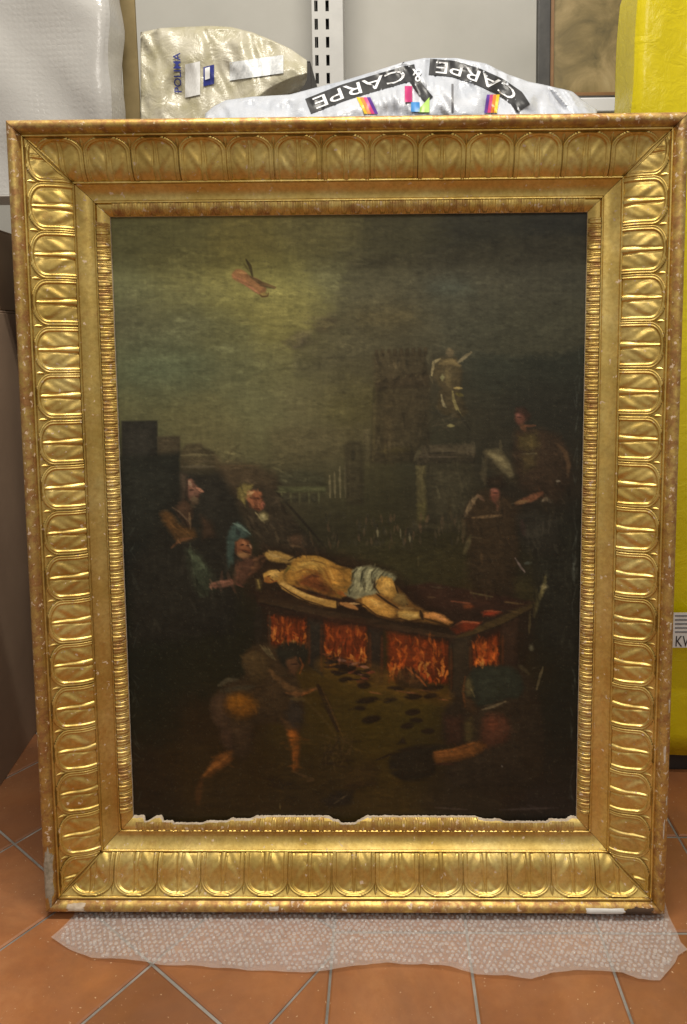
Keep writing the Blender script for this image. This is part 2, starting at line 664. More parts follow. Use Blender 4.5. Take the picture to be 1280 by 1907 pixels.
def blob_patch(name, cx, s_c, rx, rs, mat, rail, lift=.0004, seed=0, jag=.25, label=None):
    """thin irregular patch lying on the rim of a rail (cx along the rail, s_c from the outer edge)"""
    ss = [p[0] for p in prof[1:n_rim]]
    ys = [p[1] for p in prof[1:n_rim]]
    rr = np.linspace(0, 1, 6)
    n = 40
    vs = [(cx, float(np.interp(s_c, ss, ys)) - lift, -s_c)]
    fs = []
    for r in rr[1:]:
        for i in range(n):
            a = 2 * math.pi * i / n
            k = 1 + jag * mnoise.noise((math.cos(a) * 2, math.sin(a) * 2, seed))
            sq = 1 / max(abs(math.cos(a)), abs(math.sin(a))) ** .75
            x = cx + math.cos(a) * rx * r * k * sq
            s = min(max(s_c + math.sin(a) * rs * r * k * sq, .0001), .0215)
            vs.append((x, float(np.interp(s, ss, ys)) - lift * (1.6 if r < 1 else .3), -s))
    for i in range(n): fs.append((0, 1 + i, 1 + (i + 1) % n))
    for q in range(4):
        for i in range(n):
            a, b = 1 + q * n + i, 1 + q * n + (i + 1) % n
            fs.append((a, a + n, b + n, b))
    o = link(name, mesh(name, vs, fs, mat, True), parent=rail)
    if label: o["label"] = label
    return o


bot = rails["bottom"]
blob_patch("paper_label", -.443, .0085, .034, .0068, PAPER, bot, .0007, 1.0, .18, "torn remnant of a white paper label")
blob_patch("gesso_loss", .492, .0125, .016, .0062, GESSO, bot, .0006, 5.0, .5)
blob_patch("gesso_loss", .140, .0125, .009, .0035, GESSO, bot, .0006, 8.0, .5)
blob_patch("bare_wood", -.502, .008, .024, .0085, WOOD_DARK, bot, .0004, 3.0, .5)
lf = rails["left"]
GREY_WEAR = simple("dusty_gesso", (.22, .19, .13), (.46, .40, .31), 120, .85, .5, 200)
blob_patch("gesso_loss", -.612, .012, .05, .008, GREY_WEAR, lf, .0005, 6.0, .45)
rt = rails["right"]
for lc, rx, s in ((.30, .022, .006), (.385, .03, .012), (.47, .016, .006), (.52, .03, .010), (.575, .012, .014), (.05, .02, .013), (.16, .014, .008)):
    blob_patch("gesso_loss", lc, s, rx * .5, .0016, GESSO, rt, .0005, lc * 30, .6)

# ------------------------------------------------------------------ the painting
NX, NY = 680, 890
cw, chh = W - 2 * RW + .022, H - 2 * RW + .026
gx = np.linspace(-cw / 2, cw / 2, NX)
gz = np.linspace(H / 2 + chh / 2, H / 2 - chh / 2, NY)
X, Z = np.meshgrid(gx, gz)
# where a point of the canvas lies in the photograph of it (flat artwork, digitised by hand)
_src = [(-(W / 2 - RW), H - RW), (W / 2 - RW, H - RW), (W / 2 - RW, RW), (-(W / 2 - RW), RW)]
_dst = [(206, 403), (1094, 395), (1073, 1522), (245, 1520)]
_A = []
for (a, b), (u, v) in zip(_src, _dst):
    _A.append([a, b, 1, 0, 0, 0, -u * a, -u * b, -u])
    _A.append([0, 0, 0, a, b, 1, -v * a, -v * b, -v])
_h = np.linalg.svd(np.array(_A))[2][-1].reshape(3, 3)
_d = _h[2, 0] * X + _h[2, 1] * Z + _h[2, 2]
PX = (_h[0, 0] * X + _h[0, 1] * Z + _h[0, 2]) / _d
PY = (_h[1, 0] * X + _h[1, 1] * Z + _h[1, 2]) / _d


def vnoise(x, y, seed):
    g = np.random.default_rng(seed).random((257, 257))
    xi, yi = np.floor(x).astype(int), np.floor(y).astype(int)
    fx, fy = x - xi, y - yi
    fx, fy = fx * fx * (3 - 2 * fx), fy * fy * (3 - 2 * fy)
    xi, yi = xi % 256, yi % 256
    return (g[yi, xi] * (1 - fx) + g[yi, xi + 1] * fx) * (1 - fy) + (g[yi + 1, xi] * (1 - fx) + g[yi + 1, xi + 1] * fx) * fy - .5


def fbm(sx, sy, seed, octv=5, rough=.55):
    r, a, tot = 0, 1.0, 0
    for o in range(octv):
        r = r + a * vnoise(PX / sx * 2 ** o, PY / sy * 2 ** o, seed + o)
        tot += a
        a *= rough
    return r / tot * 2


N1 = fbm(60, 50, 1)
N2 = fbm(22, 18, 20)
N3 = fbm(9, 5, 40, 4, .7)
NH = fbm(40, 7, 60, 4, .65)
NV = fbm(6, 34, 80, 4, .65)

BASE = """
450: 230 88 88 58;330 94 92 58;450 106 100 58;600 98 94 60;750 72 70 50;900 52 52 42;1060 42 43 38
520: 230 92 94 66;330 100 98 62;450 116 112 64;540 116 113 66;620 92 92 66;700 78 76 56;850 60 60 50;1000 46 46 40;1070 40 42 38
600: 230 78 78 58;330 86 86 60;420 100 97 58;520 114 109 64;590 102 98 60;650 72 68 50;760 70 66 48;850 58 60 50;980 42 44 36;1070 38 40 34
680: 230 82 86 63;320 82 86 63;430 82 84 60;530 92 90 60;620 76 72 52;700 66 62 44;780 54 50 38;900 42 44 36;1060 34 36 30
760: 240 84 84 58;360 88 86 58;480 92 92 64;560 86 82 58;660 80 76 46;720 58 52 36;850 44 42 32;1000 33 33 27;1060 28 28 24
830: 240 60 60 44;400 86 82 56;500 86 84 58;600 80 76 54;680 66 62 42;780 46 46 34;900 38 36 28;1000 31 29 23
910: 260 34 34 28;400 54 48 36;500 50 46 34;600 56 54 38;700 44 42 28;800 38 36 26;1000 30 26 20
1000: 250 20 22 20;400 32 32 24;600 36 34 24;700 40 38 24;850 34 32 20;1050 22 22 18
1070: 250 18 20 18;500 30 26 16;750 40 38 22;850 42 37 21;1000 29 27 18;1060 20 20 16
1150: 250 17 19 15;400 20 20 14;600 30 18 12;900 36 20 13;1050 20 20 16
1250: 250 16 18 13;400 20 20 12;600 50 38 14;700 48 38 13;950 28 22 12;1060 17 18 14
1350: 250 18 18 11;400 30 22 12;600 44 35 13;700 49 40 13;780 45 38 14;900 28 19 13;1060 18 18 14
1430: 250 27 20 12;400 34 25 11;600 36 28 13;700 47 37 13;800 29 23 13;950 24 18 14;1060 20 18 14
1500: 260 26 20 12;400 36 27 13;600 35 27 14;700 45 35 15;850 32 26 18;1050 24 20 18
"""
num = np.zeros((NY, NX, 3))
den = np.zeros((NY, NX))
for line in BASE.strip().splitlines():
    yy, rest = line.split(":")
    for it in rest.split(";"):
        x_, r_, g_, b_ = map(float, it.split())
        w_ = np.exp(-(((PX + N1 * 30 - x_) / 62) ** 2 + ((PY + N2 * 22 - float(yy)) / 48) ** 2)) + 1e-9
        num += w_[..., None] * np.array([r_, g_, b_])
        den += w_
IMG = num / den[..., None]


def blend(mask, colour, var=.12, sl=None, form=1.0):
    global IMG
    c = np.array(colour, float)
    sub = IMG[sl]
    tex = (1 + var * (N3[sl] + .6 * N2[sl])) * form
    IMG[sl] = sub * (1 - mask[..., None]) + mask[..., None] * c * tex[..., None]


_hi = np.linalg.inv(_h)


def to_index(u, w):
    d = _hi @ np.array([u, w, 1.0])
    x, z = d[0] / d[2], d[1] / d[2]
    return (x - gx[0]) / (gx[1] - gx[0]), (z - gz[0]) / (gz[1] - gz[0])


def window(pts, pad):
    xs, ys = [p[0] for p in pts], [p[1] for p in pts]
    q = [to_index(u, w) for u in (min(xs) - pad, max(xs) + pad) for w in (min(ys) - pad, max(ys) + pad)]
    c0, c1 = int(min(a for a, _ in q)), int(max(a for a, _ in q)) + 2
    r0, r1 = int(min(b for _, b in q)), int(max(b for _, b in q)) + 2
    c0, c1, r0, r1 = max(c0, 0), min(c1, NX), max(r0, 0), min(r1, NY)
    if c1 <= c0 or r1 <= r0: return None
    return (slice(r0, r1), slice(c0, c1))


def smooth_pts(p, n=5):
    out = []
    L = len(p)
    P = [np.array(q, float) for q in p]
    for i in range(L):
        a, b, c, d = P[i - 1], P[i], P[(i + 1) % L], P[(i + 2) % L]
        for k in range(n):
            t = k / n
            out.append(.5 * ((2 * b) + (-a + c) * t + (2 * a - 5 * b + 4 * c - d) * t * t + (-a + 3 * b - 3 * c + d) * t ** 3))
    return out


def poly(pts, colour, alpha=1.0, soft=3.0, jit=2.0, curve=False, var=.12, model=1.0):
    if curve: pts = smooth_pts(pts)
    sl = window(pts, soft + jit * 2 + 3)
    if sl is None: return
    x, y = PX[sl], PY[sl]
    inside = np.zeros(x.shape, bool)
    dist = np.full(x.shape, 1e9)
    n = len(pts)
    for i in range(n):
        (x0, y0), (x1, y1) = pts[i - 1], pts[i]
        dx, dy = x1 - x0, y1 - y0
        ll = dx * dx + dy * dy
        if ll < 1e-9: continue
        t = np.clip(((x - x0) * dx + (y - y0) * dy) / ll, 0, 1)
        dist = np.minimum(dist, np.hypot(x - x0 - t * dx, y - y0 - t * dy))
        cr = ((y0 > y) != (y1 > y))
        with np.errstate(divide='ignore', invalid='ignore'):
            inside ^= cr & (x < (x1 - x0) * (y - y0) / (y1 - y0 if y1 != y0 else 1e-9) + x0)
    sd = np.where(inside, dist, -dist) + jit * N3[sl]
    xs, ys = [p[0] for p in pts], [p[1] for p in pts]
    bw_, bh_ = max(xs) - min(xs), max(ys) - min(ys)
    t = (.35 * (x - min(xs)) / max(bw_, 1) + .65 * (y - min(ys)) / max(bh_, 1))
    edge = np.clip(sd / (.30 * min(bw_, bh_) + 1), 0, 1)
    form = 1 + model * ((.16 - .34 * t) + (.20 * edge - .14))
    blend(np.clip(.5 + sd / (soft * 1.5), 0, 1) * alpha, colour, var, sl, form)


def ell(cx, cy, rx, ry, colour, alpha=1.0, soft=3.0, rot=0.0, jit=1.5, var=.12):
    r = math.radians(rot)
    pts = [(cx + rx * math.cos(a) * math.cos(r) - ry * math.sin(a) * math.sin(r), cy + rx * math.cos(a) * math.sin(r) + ry * math.sin(a) * math.cos(r))
           for a in np.linspace(0, 2 * math.pi, 25)[:-1]]
    poly(pts, colour, alpha, soft, jit, False, var)


def stroke(pts, width, colour, alpha=1.0, soft=2.0, jit=.8, taper=True, var=.15):
    sl = window(pts, width + soft + 4)
    if sl is None: return
    x, y = PX[sl], PY[sl]
    best = np.full(x.shape, -1e9)
    segs = len(pts) - 1
    for i in range(segs):
        (x0, y0), (x1, y1) = pts[i], pts[i + 1]
        dx, dy = x1 - x0, y1 - y0
        ll = max(dx * dx + dy * dy, 1e-6)
        t = np.clip(((x - x0) * dx + (y - y0) * dy) / ll, 0, 1)
        g = (i + t) / segs
        w = width * .5 * ((.45 + .55 * np.sin(np.pi * np.clip(g, .02, .98))) if taper else 1.0)
        best = np.maximum(best, w - np.hypot(x - x0 - t * dx, y - y0 - t * dy))
    blend(np.clip(.5 + (best + jit * N3[sl]) / soft, 0, 1) * alpha, colour, var, sl)


def inside_pts(x, y, p):
    r = False
    for i in range(len(p)):
        (x0, y0), (x1, y1) = p[i - 1], p[i]
        if (y0 > y) != (y1 > y) and x < (x1 - x0) * (y - y0) / (y1 - y0) + x0: r = not r
    return r


def hatch(pts, n, ang, length, width, lo=.72, hi=1.35, alpha=.5, spread=25, tint=None):
    """loose brush strokes that break up a painted area"""
    xs, ys = [p[0] for p in pts], [p[1] for p in pts]
    k = 0
    while k < n:
        x, y = random.uniform(min(xs), max(xs)), random.uniform(min(ys), max(ys))
        k += 1
        if not inside_pts(x, y, pts): continue
        i, j = to_index(x, y)
        i, j = min(max(int(i), 0), NX - 1), min(max(int(j), 0), NY - 1)
        c = IMG[j, i] * random.uniform(lo, hi)
        if tint is not None: c = c * .75 + np.array(tint) * .25
        a = math.radians(ang + random.uniform(-spread, spread))
        l = length * random.uniform(.5, 1.2) / 2
        dx, dy = math.cos(a) * l, math.sin(a) * l
        bx, by = random.uniform(-.2, .2) * l, random.uniform(-.2, .2) * l
        stroke([(x - dx, y - dy), (x + bx, y + by), (x + dx, y + dy)], width * random.uniform(.6, 1.3), c, alpha, 2.2, 1.0)


# --- sky
poly([(655, 470), (690, 480), (1095, 440), (1095, 640), (870, 660), (700, 660), (560, 700), (548, 672), (545, 638), (565, 622), (578, 618), (592, 598), (612, 592), (628, 572), (622, 545), (640, 520)],
     (66, 63, 48), .45, 10, 8, True, .12, 0.0)
ell(556, 632, 22, 15, (82, 74, 60), .7, 8, -20, 6)
ell(606, 602, 24, 13, (72, 64, 48), .6, 8, -25, 6)
ell(530, 570, 60, 40, (116, 111, 64), .4, 50, 0, 12)
ell(470, 540, 80, 30, (114, 110, 68), .35, 40, 10, 12)
poly([(300, 585), (360, 578), (430, 588), (470, 615), (440, 650), (340, 645), (250, 650), (240, 610)], (76, 78, 58), .45, 22, 10, True, .12, 0.0)
ell(300, 690, 80, 40, (72, 84, 66), .3, 50, 0, 12)
ell(840, 535, 42, 18, (66, 74, 66), .4, 22, 0, 8)
ell(720, 590, 60, 22, (84, 74, 46), .35, 30, 0, 8)
for x_, y_, l_ in ((345, 515, 22), (300, 516, 14), (455, 596, 14), (396, 517, 12), (640, 525, 16), (335, 540, 12), (560, 545, 10)):
    stroke([(x_ - l_, y_), (x_ + l_, y_ + 1)], 3, (78, 74, 48), .5)
stroke([(448, 599), (466, 598)], 2.5, (140, 134, 92), .7)
for k in range(160):
    x_, y_ = random.uniform(225, 1080), random.uniform(410, 840)
    ll = random.uniform(10, 34)
    i_, j_ = int(np.argmin(np.abs(PY[:, 260] - y_))), int(np.argmin(np.abs(PX[300, :] - x_)))
    c_ = IMG[i_, j_] * random.uniform(.86, 1.15)
    stroke([(x_ - ll, y_ + random.uniform(-4, 4)), (x_, y_ + random.uniform(-3, 3)), (x_ + ll, y_ + random.uniform(-4, 4))], random.uniform(4, 10), c_, .35, 6, 2.5)
hatch([(225, 410), (700, 410), (690, 780), (240, 780)], 420, 0, 40, 9, .90, 1.11, .45, 30)
hatch([(690, 410), (1085, 410), (1070, 800), (800, 640)], 260, 0, 40, 9, .86, 1.16, .45, 30)
# angel
poly([(432, 508), (440, 500), (452, 502), (466, 512), (484, 520), (496, 534), (490, 548), (478, 545), (462, 534), (446, 524), (434, 518)], (136, 96, 64), .9, 2.5, 1.2, True)
stroke([(434, 512), (448, 519), (466, 527)], 4, (160, 112, 78), .9)
stroke([(458, 482), (465, 494), (470, 514)], 6, (64, 56, 34), .95)
stroke([(454, 490), (464, 504)], 4, (84, 78, 44), .8)
stroke([(466, 514), (486, 526), (512, 534)], 7, (78, 62, 40), .9)
stroke([(484, 530), (510, 536)], 3, (60, 52, 34), .8)
stroke([(448, 524), (470, 536), (484, 547)], 4, (150, 104, 76), .8)
ell(491, 547, 8, 4.5, (112, 96, 56), .9, 2)
stroke([(482, 546), (488, 551), (498, 550), (500, 544)], 2, (62, 44, 28), .9)
stroke([(442, 505), (460, 508)], 3, (156, 120, 78), .8)

# --- far city
poly([(500, 800), (560, 795), (690, 790), (690, 850), (500, 870)], (74, 68, 48), .5, 14, 6)
poly([(224, 783), (291, 782), (292, 905), (224, 905)], (36, 35, 31), 1, 2.5, 1)
poly([(291, 812), (333, 811), (334, 850), (291, 850)], (58, 52, 40), .95, 3, 1.2)
poly([(224, 850), (334, 842), (336, 1010), (224, 1010)], (29, 30, 26), 1, 8, 3)
poly([(334, 840), (345, 826), (372, 824), (378, 832), (398, 840), (400, 878), (334, 878)], (64, 58, 42), .95, 4, 1.5)
stroke([(335, 847), (398, 846)], 5, (86, 80, 58), .8, 2)
stroke([(335, 858), (402, 858)], 4, (74, 66, 50), .7, 2)
stroke([(336, 868), (398, 868)], 6, (78, 72, 58), .6, 3)
poly([(400, 850), (410, 862), (470, 864), (500, 876), (520, 890), (518, 930), (430, 930), (404, 930)], (60, 50, 37), .8, 10, 3)
stroke([(420, 860), (430, 838), (446, 826)], 4, (72, 66, 46), .7, 3)
stroke([(420, 866), (485, 866)], 4, (78, 66, 48), .7, 3)
poly([(333, 878), (408, 878), (440, 930), (470, 1060), (333, 1060)], (29, 28, 24), .95, 12, 4)
poly([(516, 905), (606, 904), (606, 916), (516, 917)], (72, 74, 50), .8, 3, 1)
for x_ in (523, 540, 556, 574, 592): stroke([(x_, 914), (x_ + 1, 936)], 4.5, (72, 72, 50), .7, 2)
for x_ in (530, 548, 566, 584): ell(x_, 927, 6, 8, (46, 45, 34), .8, 3)
poly([(517, 880), (560, 874), (600, 882), (606, 903), (517, 903)], (54, 54, 40), .7, 8, 4)
for x_, t_ in ((613, 885), (622, 878), (632, 868), (642, 862), (650, 858)):
    stroke([(x_, t_), (x_ + 1, 926)], 4.5, (92, 86, 64), .75, 2)
poly([(640, 826), (652, 820), (672, 822), (676, 850), (676, 940), (644, 940)], (50, 46, 33), .85, 5, 2)
ell(657, 847, 4, 10, (34, 32, 24), .7, 3)
poly([(676, 800), (690, 795), (696, 850), (680, 862)], (76, 70, 50), .7, 4, 2)
poly([(695, 660), (712, 656), (790, 652), (800, 700), (800, 860), (690, 862), (697, 730)], (56, 49, 35), .72, 6, 2)
stroke([(699, 726), (697, 790), (694, 858)], 6, (74, 67, 45), .7, 3)
poly([(697, 712), (725, 704), (770, 694), (800, 696), (800, 720), (735, 722), (700, 730)], (50, 43, 31), .8, 4, 2)
for k in range(8):
    stroke([(702 + k * 12, 711 - k * 2), (708 + k * 12, 706 - k * 2)], 5, (38, 33, 24) if k % 2 else (70, 62, 44), .8, 2)
for k in range(5): stroke([(704 + k * 18, 664 - k), (705 + k * 18, 684)], 3, (44, 40, 30), .6, 3)
for k in range(9):
    poly([(698 + k * 11.5, 650 - k * .5), (704 + k * 11.5, 650 - k * .5), (704 + k * 11.5, 662), (698 + k * 11.5, 662)], (52, 45, 32), .85, 2, 1)
stroke([(722, 735), (720, 850)], 16, (60, 52, 36), .5, 10)
stroke([(712, 840), (760, 836)], 12, (58, 52, 30), .5, 8)
# statue and pedestal
poly([(808, 672), (822, 664), (850, 664), (862, 690), (858, 730), (872, 768), (858, 780), (832, 776), (812, 760), (820, 720), (806, 700)], (66, 58, 40), .92, 5, 2)
ell(838, 656, 8, 9, (96, 86, 64), .9, 3)
stroke([(820, 676), (842, 672), (856, 680)], 10, (98, 86, 58), .8, 4)
stroke([(832, 690), (836, 716)], 12, (88, 78, 52), .7, 5)
stroke([(804, 698), (808, 674), (820, 667)], 6, (122, 112, 82), .9)
stroke([(854, 674), (866, 664), (878, 655)], 7, (102, 94, 72), .9)
stroke([(800, 698), (806, 712)], 4, (84, 76, 56), .7)
stroke([(824, 698), (824, 706)], 9, (120, 118, 82), .75, 3)
stroke([(822, 734), (825, 750), (830, 758)], 5, (124, 116, 88), .85)
stroke([(846, 722), (861, 722)], 4, (140, 124, 78), .9)
stroke([(843, 728), (845, 744), (852, 762), (860, 774)], 6, (112, 104, 68), .85)
stroke([(850, 732), (862, 736)], 7, (84, 78, 40), .7)
stroke([(852, 764), (876, 800)], 5, (34, 32, 25), .8)
for k in range(26): stroke([(random.uniform(780, 870), random.uniform(752, 812)), (random.uniform(780, 870), random.uniform(760, 816))], 3, random.choice([(66, 60, 46), (38, 38, 32), (52, 48, 36)]), .35)
stroke([(834, 792), (846, 792)], 6, (112, 106, 70), .85)
poly([(786, 828), (876, 826), (890, 848), (770, 850)], (62, 56, 43), .95, 3, 1)
poly([(776, 848), (886, 846), (884, 864), (774, 866)], (42, 38, 29), .95, 3, 1)
stroke([(770, 858), (786, 830)], 7, (70, 66, 48), .7)
stroke([(776, 850), (850, 850)], 4, (70, 62, 50), .7)
stroke([(786, 844), (850, 842)], 3, (32, 29, 24), .8)
poly([(774, 866), (794, 866), (795, 972), (778, 972)], (70, 65, 43), .95, 3, 1.5)
poly([(794, 862), (884, 862), (884, 974), (795, 974)], (49, 46, 34), .95, 4, 2)
poly([(764, 968), (894, 966), (900, 990), (760, 992)], (44, 41, 29), .85, 4, 2)
poly([(776, 936), (794, 930), (795, 972), (778, 974)], (68, 64, 38), .6, 5, 2)
stroke([(836, 930), (838, 990)], 8, (48, 44, 30), .6, 4)
# far crowd
for k in range(110):
    x_, y_ = random.uniform(605, 880), random.uniform(958, 1018)
    stroke([(x_, y_ - 7), (x_ + random.uniform(-3, 3), y_ + 6)], random.uniform(3, 6), random.choice([(64, 56, 42), (40, 38, 30), (28, 26, 20), (78, 62, 46), (48, 46, 36)]), .5)
for x_, y_ in ((745, 992), (762, 1000), (702, 990)): stroke([(x_, y_ - 7), (x_ + 1, y_ + 9)], 4, (104, 98, 76), .7)
poly([(560, 1010), (620, 1020), (860, 1020), (900, 1060), (850, 1090), (740, 1080), (640, 1045)], (42, 39, 23), .55, 16, 5)
stroke([(778, 1036), (779, 1054)], 3, (60, 54, 34), .7)

# --- the soldiers on the right
poly([(905, 860), (915, 840), (940, 838), (960, 860), (975, 880), (960, 905), (925, 885)], (48, 43, 31), .7, 8, 3)
stroke([(906, 842), (926, 846), (940, 866), (952, 884)], 24, (86, 79, 57), .85, 6)
stroke([(912, 844), (930, 852), (944, 870)], 9, (108, 100, 72), .7, 5)
stroke([(906, 850), (900, 880), (904, 900)], 12, (66, 60, 44), .7, 5)
stroke([(898, 850), (904, 880)], 4, (64, 60, 46), .6)
poly([(960, 800), (985, 795), (1010, 798), (1045, 812), (1064, 850), (1066, 900), (1040, 940), (1000, 930), (968, 905), (955, 850)], (44, 34, 25), .9, 9, 3)
poly([(966, 812), (1000, 804), (1006, 830), (985, 842), (965, 835)], (62, 55, 31), .7, 8, 3)
poly([(970, 848), (1000, 842), (998, 870), (975, 880)], (66, 58, 35), .6, 8, 3)
stroke([(972, 845), (1000, 844)], 3, (88, 82, 60), .6)
ell(970, 778, 11, 14, (88, 56, 44), .9, 4)
ell(967, 770, 5, 8, (132, 88, 76), .8, 4)
poly([(958, 768), (962, 758), (978, 758), (990, 772), (984, 788), (976, 772)], (40, 28, 22), .85, 4, 1.5)
stroke([(972, 790), (978, 800)], 12, (84, 58, 40), .8, 4)
stroke([(978, 793), (998, 792)], 5, (100, 66, 46), .7)
stroke([(1040, 828), (1054, 842), (1060, 866), (1059, 886)], 9, (76, 58, 40), .7, 4)
stroke([(932, 820), (934, 840)], 6, (72, 66, 48), .6)
stroke([(962, 938), (990, 928), (1010, 918)], 13, (92, 60, 42), .9, 4)
stroke([(960, 937), (985, 933)], 7, (116, 92, 60), .7, 3)
stroke([(1010, 934), (1018, 928), (1026, 936)], 7, (112, 100, 80), .7, 3)
stroke([(1036, 896), (1044, 896)], 5, (120, 112, 96), .7)
poly([(885, 920), (905, 912), (945, 925), (968, 945), (970, 1000), (960, 1100), (935, 1120), (895, 1120), (872, 1075), (868, 1000), (862, 960)], (41, 32, 22), .88, 10, 4)
ell(922, 921, 9, 13, (116, 70, 54), .9, 4)
ell(922, 912, 8, 4, (132, 84, 70), .8, 3)
ell(922, 926, 5, 4, (64, 40, 32), .7, 3)
poly([(905, 890), (935, 885), (945, 905), (930, 912), (908, 905)], (34, 27, 20), .9, 5, 2)
stroke([(866, 960), (876, 940), (890, 922)], 9, (92, 78, 58), .85, 3)
stroke([(890, 922), (902, 932)], 7, (84, 66, 50), .8, 3)
stroke([(862, 966), (864, 1000)], 8, (60, 52, 36), .7, 4)
stroke([(880, 964), (934, 960)], 6, (104, 84, 58), .8, 3)
stroke([(876, 1000), (898, 1002)], 4, (72, 62, 44), .6)
stroke([(864, 1030), (872, 1012), (876, 998)], 9, (74, 68, 46), .7, 4)
stroke([(896, 1030), (898, 1052)], 6, (66, 52, 34), .6)
poly([(962, 960), (1000, 950), (1040, 960), (1040, 1040), (985, 1030), (965, 1000)], (34, 32, 27), .8, 10, 4)
stroke([(972, 970), (976, 996)], 10, (48, 36, 32), .6, 5)
stroke([(960, 1040), (970, 1056), (978, 1066)], 4, (104, 92, 88), .75)
stroke([(978, 1050), (990, 1048)], 6, (72, 78, 70), .6, 3)
poly([(1000, 1040), (1075, 1020), (1078, 1250), (1040, 1240), (1008, 1180)], (24, 24, 20), .8, 16, 5)
stroke([(1016, 1075), (1012, 1100), (1002, 1120), (996, 1150)], 8, (76, 70, 44), .7, 4)
ell(1014, 1094, 7, 5, (128, 120, 88), .7, 4)
poly([(955, 1080), (985, 1075), (1000, 1100), (998, 1130), (965, 1125)], (44, 40, 22), .6, 10, 4)

# --- elders on the left
poly([(290, 960), (330, 930), (360, 950), (395, 980), (420, 1010), (430, 1080), (440, 1110), (430, 1180), (240, 1200), (240, 1050), (280, 1010)], (27, 26, 22), .9, 14, 5)
poly([(296, 958), (312, 952), (332, 976), (356, 984), (362, 1000), (330, 1008), (312, 988)], (82, 58, 32), .85, 6, 3, True)
poly([(322, 945), (340, 928), (358, 940), (352, 985), (340, 978)], (62, 46, 34), .85, 5, 2)
stroke([(318, 944), (332, 954), (350, 972)], 4, (88, 74, 58), .6)
stroke([(350, 955), (352, 984)], 5, (96, 78, 56), .75)
stroke([(326, 952), (340, 968), (346, 980)], 5, (28, 22, 17), .8)
stroke([(316, 1020), (332, 1006), (354, 1002)], 6, (92, 64, 42), .8, 3)
poly([(372, 960), (395, 975), (398, 1000), (375, 1005)], (52, 38, 28), .7, 8, 3)
poly([(346, 892), (354, 890), (366, 906), (378, 914), (368, 920), (366, 938), (356, 940), (347, 925)], (106, 76, 62), .9, 3, 1.2)
stroke([(349, 896), (354, 904)], 7, (150, 124, 102), .8, 3)
stroke([(364, 908), (376, 915)], 5, (148, 106, 84), .85)
ell(360, 932, 9, 9, (78, 70, 52), .7, 5)
poly([(334, 880), (346, 884), (346, 928), (336, 935)], (62, 52, 42), .7, 5, 2)
poly([(345, 1025), (358, 1025), (376, 1045), (392, 1068), (398, 1100), (370, 1110), (352, 1070)], (48, 55, 42), .8, 10, 3)
stroke([(352, 1030), (372, 1052)], 10, (66, 74, 56), .6, 5)
stroke([(390, 1092), (412, 1088), (434, 1084)], 14, (98, 68, 54), .9, 4)
stroke([(392, 1086), (424, 1083)], 5, (128, 88, 70), .7, 3)
for k in range(5): stroke([(424 + k * 4, 1078 + k * 2), (440 + k * 3, 1090 + k)], 4, (112, 74, 58) if k % 2 else (56, 36, 28), .7)
# hooded elder
poly([(440, 905), (455, 898), (475, 900), (500, 912), (530, 940), (560, 985), (610, 1030), (600, 1045), (540, 1042), (490, 1035), (470, 1000), (455, 965), (438, 940)], (44, 38, 29), .92, 7, 3)
poly([(440, 908), (452, 899), (470, 902), (462, 920), (454, 938), (441, 928)], (104, 94, 54), .9, 4, 2)
poly([(458, 916), (470, 912), (486, 916), (489, 945), (480, 952), (468, 945), (460, 930)], (126, 80, 54), .95, 3, 1.3)
stroke([(460, 920), (470, 916)], 6, (190, 156, 110), .8, 2.5)
stroke([(470, 927), (486, 927)], 3, (66, 38, 26), .8)
stroke([(478, 930), (480, 944)], 4, (150, 98, 72), .8)
ell(474, 938, 4, 5, (70, 44, 32), .7, 3)
ell(488, 940, 4, 7, (140, 84, 66), .7, 3)
ell(490, 962, 10, 9, (112, 104, 70), .85, 5, 20)
ell(488, 962, 4, 5, (160, 152, 112), .7, 3)
stroke([(510, 912), (545, 950), (580, 990), (606, 1022)], 5, (24, 21, 17), .75, 3)
stroke([(512, 990), (518, 1012)], 5, (72, 62, 46), .6)
ell(550, 1006, 13, 12, (64, 48, 35), .8, 5)
stroke([(540, 1016), (560, 1018)], 4, (92, 74, 52), .6)
stroke([(575, 990), (582, 1015)], 5, (60, 50, 36), .6)
# man in the cap
poly([(420, 1000), (428, 980), (440, 971), (452, 980), (466, 996), (452, 1003), (436, 1008), (432, 1050), (420, 1060)], (54, 68, 62), .9, 4, 2)
stroke([(432, 974), (446, 980), (464, 994)], 5, (88, 104, 94), .75)
poly([(438, 984), (446, 990), (444, 998), (437, 994)], (24, 28, 28), .8, 3, 1)
poly([(436, 1010), (446, 1002), (462, 1006), (468, 1020), (466, 1034), (452, 1042), (438, 1032)], (108, 70, 46), .95, 3, 1.2)
stroke([(450, 1008), (458, 1016)], 6, (152, 104, 70), .75)
stroke([(444, 1024), (464, 1026)], 3, (70, 40, 26), .8)
stroke([(462, 1014), (466, 1020)], 4, (160, 128, 100), .7)
ell(452, 1034, 12, 6, (120, 92, 60), .75, 4, 10)
poly([(440, 1045), (470, 1036), (490, 1048), (470, 1070), (450, 1090), (430, 1085)], (72, 48, 36), .85, 6, 3)
for x_, y_ in ((475, 1042), (484, 1038), (490, 1044), (478, 1052), (470, 1058), (492, 1034)):
    ell(x_, y_, 6, 4.5, (122, 86, 58), .8, 3, random.uniform(-40, 40))
stroke([(462, 1070), (486, 1052)], 8, (104, 70, 48), .75, 3)

